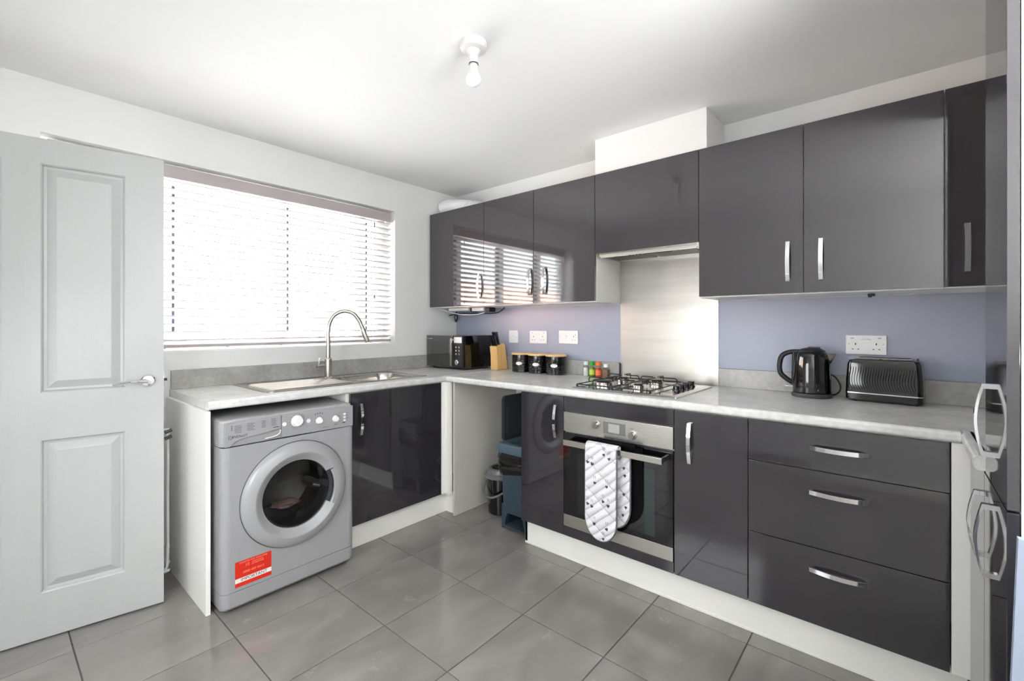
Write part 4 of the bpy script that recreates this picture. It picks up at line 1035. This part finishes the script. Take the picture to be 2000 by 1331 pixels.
b = B(); b.box(-.006, .006, -L2+.018, -L2+.026, Z0+.186, Z0+.197, .001); b.xf(TM); obj('lever', b, M_black, to)
b = B(); b.tube([(D2-.012, L2+.004, Z0+.08), (D2-.012, L2+.003, Z0+.13), (D2-.012, L2-.006, Z0+.175), (D2-.012, L2-.020, Z0+.188)], .0025, 8); b.xf(TM); obj('chrome_edge', b, M_chrome, to)

# sockets and switches
def plate(label, y0, y1, z0, z1, kind, cat='socket'):
    t = thing('wall_socket' if cat == 'socket' else 'wall_switch', label, cat, (-.008, (y0+y1)/2, (z0+z1)/2))
    x = -.0045
    b = B(); b.box(x-.009, x, y0, y1, z0, z1, .0022); p = obj('plate', b, M_plastic, t)
    xf = x-.009; cy_ = (y0+y1)/2; cz = (z0+z1)/2
    def hole(y, z, w, h): bb.box(xf-.0006, xf+.0004, y-w/2, y+w/2, z-h/2, z+h/2)
    bb = B()
    def pins(yc): hole(yc, cz+.004, .0045, .009); hole(yc-.0105, cz-.020, .007, .0035); hole(yc+.0105, cz-.020, .007, .0035)
    if kind == 'double':
        pins(y0+.037); pins(y1-.037)
        hole(y0+.012, cz+.004, .003, .003); hole(y1-.012, cz+.004, .003, .003)
        hole(y0+.025, cz+.031, .012, .0025); hole(y1-.025, cz+.031, .012, .0025)
        rk = [cy_-.010, cy_+.010]; rz = cz+.022
    elif kind == 'cooker':
        pins(y0+.034); hole(y0+.020, cz+.016, .004, .007); hole(y0+.010, cz, .003, .003); hole(y1-.010, cz, .003, .003)
        rk = [cy_+.020]; rz = cz; 
    else:
        hole(y0+.010, cz, .003, .003); hole(y1-.010, cz, .003, .003); hole(y0+.022, cz-.006, .002, .008); rk = [cy_]; rz = cz
    obj('pin_holes' if kind != 'single' else 'screw_caps', bb, M_ink, p)
    for ry in rk:
        b = B(); hh = .0085 if kind == 'double' else .012
        b.prism([(xf, rz-hh), (xf-.0035, rz-hh), (xf-.001, rz), (xf-.0055, rz+hh), (xf, rz+hh)], 'y', ry-.0075, ry+.0075); obj('rocker', b, M_plastic, p)
plate('double white plug socket above the toaster', -2.903, -2.752, 1.132, 1.221, 'double')
plate('double white plug socket above the canisters, middle of the three plates', -.986, -.829, 1.135, 1.227, 'double')
plate('white cooker switch plate, rightmost of the three above the canisters', -1.253, -1.094, 1.139, 1.231, 'cooker', 'switch')
plate('small single white switch plate right of the knife block', -.714, -.623, 1.134, 1.228, 'single', 'switch')

# ------------------------------------------------------------------ bins
bn = thing('pedal_bin', 'blue-grey pedal bin with its lid open and a black bin bag', 'bin', (-.42, -1.15, 0))
def br(x0, x1, y0, y1, z, r=.03): return rr(x0, x1, y0, y1, r, z, 6)
fx_, bx_, ya, yb = -.552, -.300, -1.245, -1.036
b = B()
rings = [(fx_+.004, bx_, ya+.002, yb-.002, .002), (fx_, bx_, ya, yb, .10), (fx_-.012, bx_+.004, ya-.006, yb+.006, .36), (fx_-.020, bx_+.008, ya-.012, yb+.012, .47)]
# front with an arched opening: side and back walls first, then the arch plate
b.loft([br(*r[:4], r[4]) for r in rings[1:]], True, True)
obj('bin_body', b, M_teal, bn)
b = B(); yc = (ya+yb)/2
arch = []
for k in range(17):
    t = PI*k/16; arch.append((yc+.078*math.cos(t), .012+.128*math.sin(t)))
outl = [(yb, .0), (yb, .155), (ya, .155), (ya, .0)]
N = 17
outer_pts = []
for k in range(N):
    t = PI*k/16; c_, s_ = math.cos(t), math.sin(t)
    f = min((abs((yb-yc)/c_) if abs(c_) > .01 else 9), ((.155)/s_ if s_ > .01 else 9)); outer_pts.append((yc+f*c_, f*s_))
outer_pts[0] = (yb, 0); outer_pts[-1] = (ya, 0)
for xa in (fx_-.001,):
    b.loft([[(xa, p[0], p[1]) for p in outer_pts], [(xa, p[0], p[1]) for p in arch]], False, False, closed=False)
    b.loft([[(xa, p[0], p[1]) for p in arch], [(xa+.03, p[0], p[1]) for p in arch]], False, False, closed=False)
b.box(fx_+.0, bx_-.02, yb-.012, yb-.001, .0, .12, .003); b.box(fx_+.0, bx_-.02, ya+.001, ya+.012, .0, .12, .003)
obj('arched_foot', b, M_teal, bn)
b = B(); b.box(fx_-.02, fx_+.12, yc-.066, yc+.066, .022, .030, .002); obj('pedal', b, M_teal, bn)
b = B(); bag = []
rnd = random.Random(4)
for z, o_ in ((.365, .001), (.378, .008), (.392, .012), (.406, .010), (.420, .014), (.434, .011), (.448, .015), (.462, .012), (.478, .006)):
    ring = rr(fx_-.014-o_, bx_+.005+o_, ya-.008-o_, yb+.008+o_, .034, z, 10)
    ring = [(p[0]+rnd.uniform(-.006, .004), p[1]+rnd.uniform(-.004, .006), p[2]+(rnd.uniform(-.035, .012) if z < .37 else rnd.uniform(-.004, .004))) for p in ring]; bag.append(ring)
b.loft(bag, False, False); obj('bin_bag', b, M_bag, bn, label='crinkled black bin bag folded over the rim')
b = B(); b.loft([br(fx_-.032, bx_+.015, ya-.022, yb+.022, .478, .04), br(fx_-.036, bx_+.018, ya-.026, yb+.026, .488, .042), br(fx_-.036, bx_+.018, ya-.026, yb+.026, .520, .042), br(fx_-.028, bx_+.012, ya-.018, yb+.018, .534, .04), br(fx_+.0, bx_-.01, ya+.012, yb-.012, .538, .03), br(fx_+.006, bx_-.016, ya+.018, yb-.018, .50, .03)], False, True)
obj('rim', b, M_teal2, bn)
b = B(); b.loft([rr(-.528, -.295, .530, .818, .03, yb+.024, 6, 'y'), rr(-.528, -.295, .530, .818, .03, yb+.002, 6, 'y')]); b.loft([rr(-.505, -.315, .560, .775, .02, yb+.004, 6, 'y'), rr(-.505, -.315, .560, .775, .02, yb-.004, 6, 'y')])
obj('lid', b, mat('dark_bin_lid', (40, 44, 50), rough=.4), bn, label='dark lid standing open')

bk = thing('bucket_bin', 'small round black bin with a grey lid ring and carrying handle', 'bin', (-.385, -.862, 0))
cxx, cyy = -.372, -.868
b = B(); b.lathe([(.085, .002), (.088, .006), (.104, .262), (.105, .268)], (cxx, cyy, 0), n=40, cap0=True); obj('bin_body', b, M_black, bk)
b = B(); b.lathe([(.106, .240), (.117, .246), (.117, .256), (.108, .266), (.094, .272), (.090, .288), (.084, .300), (.072, .304), (.066, .300)], (cxx, cyy, 0), n=40); obj('lid_ring', b, M_silverp, bk)
b = B(); b.lathe([(.066, .300), (.060, .296), (.03, .290), (.001, .288)], (cxx, cyy, 0), n=32); b.box(cxx-.045, cxx-.035, cyy-.04, cyy+.04, .293, .304, .002); obj('lid_top', b, M_blackm, bk)
b = B(); hp = [(cxx-.010-.118*math.sin(PI*k/16)*1.0, cyy+.110*math.cos(PI*k/16), .215-.085*math.sin(PI*k/16)) for k in range(17)]; b.tube(hp, .007, 10); obj('handle', b, M_silverp, bk, label='grey carrying handle')
b = B(); b.tube([(cxx-.083, cyy-.012, .01), (cxx-.101, cyy-.014, .24)], .0025, 6); obj('seam', b, M_grey, bk)

# ------------------------------------------------------------------ ceiling light
lx, ly = -1.420, -1.672
cl = thing('ceiling_light', 'bare white batten lamp holder with an opal bulb on the ceiling', 'ceiling light', (lx, ly, HC))
b = B(); b.lathe([(.052, 0), (.053, -.004), (.053, -.020), (.050, -.028), (.040, -.032), (.028, -.033), (.025, -.040), (.019, -.052)], (lx, ly, HC), n=40, cap0=True, cap1=True); obj('base', b, M_plasticg, cl)
b = B(); b.lathe([(.0175, -.052), (.0185, -.056), (.0185, -.080), (.0195, -.083)], (lx, ly, HC), n=28, cap1=True); obj('lamp_holder', b, M_plasticg, cl)
b = B(); b.lathe([(.0190, -.083), (.0190, -.0865)], (lx, ly, HC), n=28); obj('shadow_ring', b, M_blackm, cl)
bulb = thing('light_bulb', 'opal LED bulb with a pale neck screwed into the ceiling lamp holder', 'bulb', (lx, ly, HC-.087))
b = B(); b.lathe([(.0155, -.084), (.0170, -.090), (.0200, -.112), (.0260, -.128)], (lx, ly, HC), n=32, cap0=True); obj('neck', b, M_bulbn, bulb)
b = B(); b.lathe([(.0260, -.128), (.0300, -.136), (.0305, -.144), (.0290, -.152), (.0250, -.160), (.018, -.1665), (.009, -.170), (.0005, -.171)], (lx, ly, HC), n=32); obj('globe', b, M_bulb, bulb)

# ------------------------------------------------------------------ clothes airer behind the door
ar = thing('clothes_airer', 'folded white wire clothes airer standing between the open door and the window wall', 'clothes airer', (-2.4, -.2, 0))
def loopU(y, x1, z0, z1, r):
    b = B(); b.tube(spline([(-2.75, y, z0), (x1-.05, y, z0), (x1-.012, y, z0+.014), (x1, y, z0+.06), (x1, y, .4), (x1, y, z1-.06), (x1-.012, y, z1-.012), (x1-.05, y, z1), (-2.75, y, z1)], 6), r, 10); return b
for yy, xx, zb in ((-.24, -2.086, .075), (-.205, -2.078, .10), (-.165, -2.070, .16)):
    obj('frame_loop', loopU(yy, xx, zb, .765-.05*(yy+.24)/.07, .006), M_plastic, ar)
for k in range(7):
    b = B(); b.tube([(-2.15-.09*k, -.222, .08), (-2.15-.09*k, -.222, .76)], .002, 6); obj('rail', b, M_plastic, ar)
for zz in (.72, .75):
    b = B(); b.tube([(-2.10, -.25, zz), (-2.072, -.25, zz+.01)], .008, 8); obj('hinge_cap', b, M_grey, ar)
for xx in (-2.2, -2.7):
    b = B(); b.tube([(xx, -.24, .0), (xx, -.20, .09)], .007, 8); obj('foot', b, M_grey, ar)
# hall radiator on the near wall (seen in the gloss fronts)
ra = thing('radiator', 'white panel radiator on the wall opposite the drawers, seen only as a reflection', 'radiator', (-3.06, -2.0, .15))
b = B(); b.box(-3.085, -3.03, -2.38, -1.68, .15, .62, .006); obj('radiator_panel', b, M_plastic, ra)
b = B()
for k in range(22): b.box(-3.032, -3.022, -2.36+.031*k, -2.345+.031*k, .17, .60, .003)
obj('radiator_flutes', b, M_plastic, ra, kind='stuff')
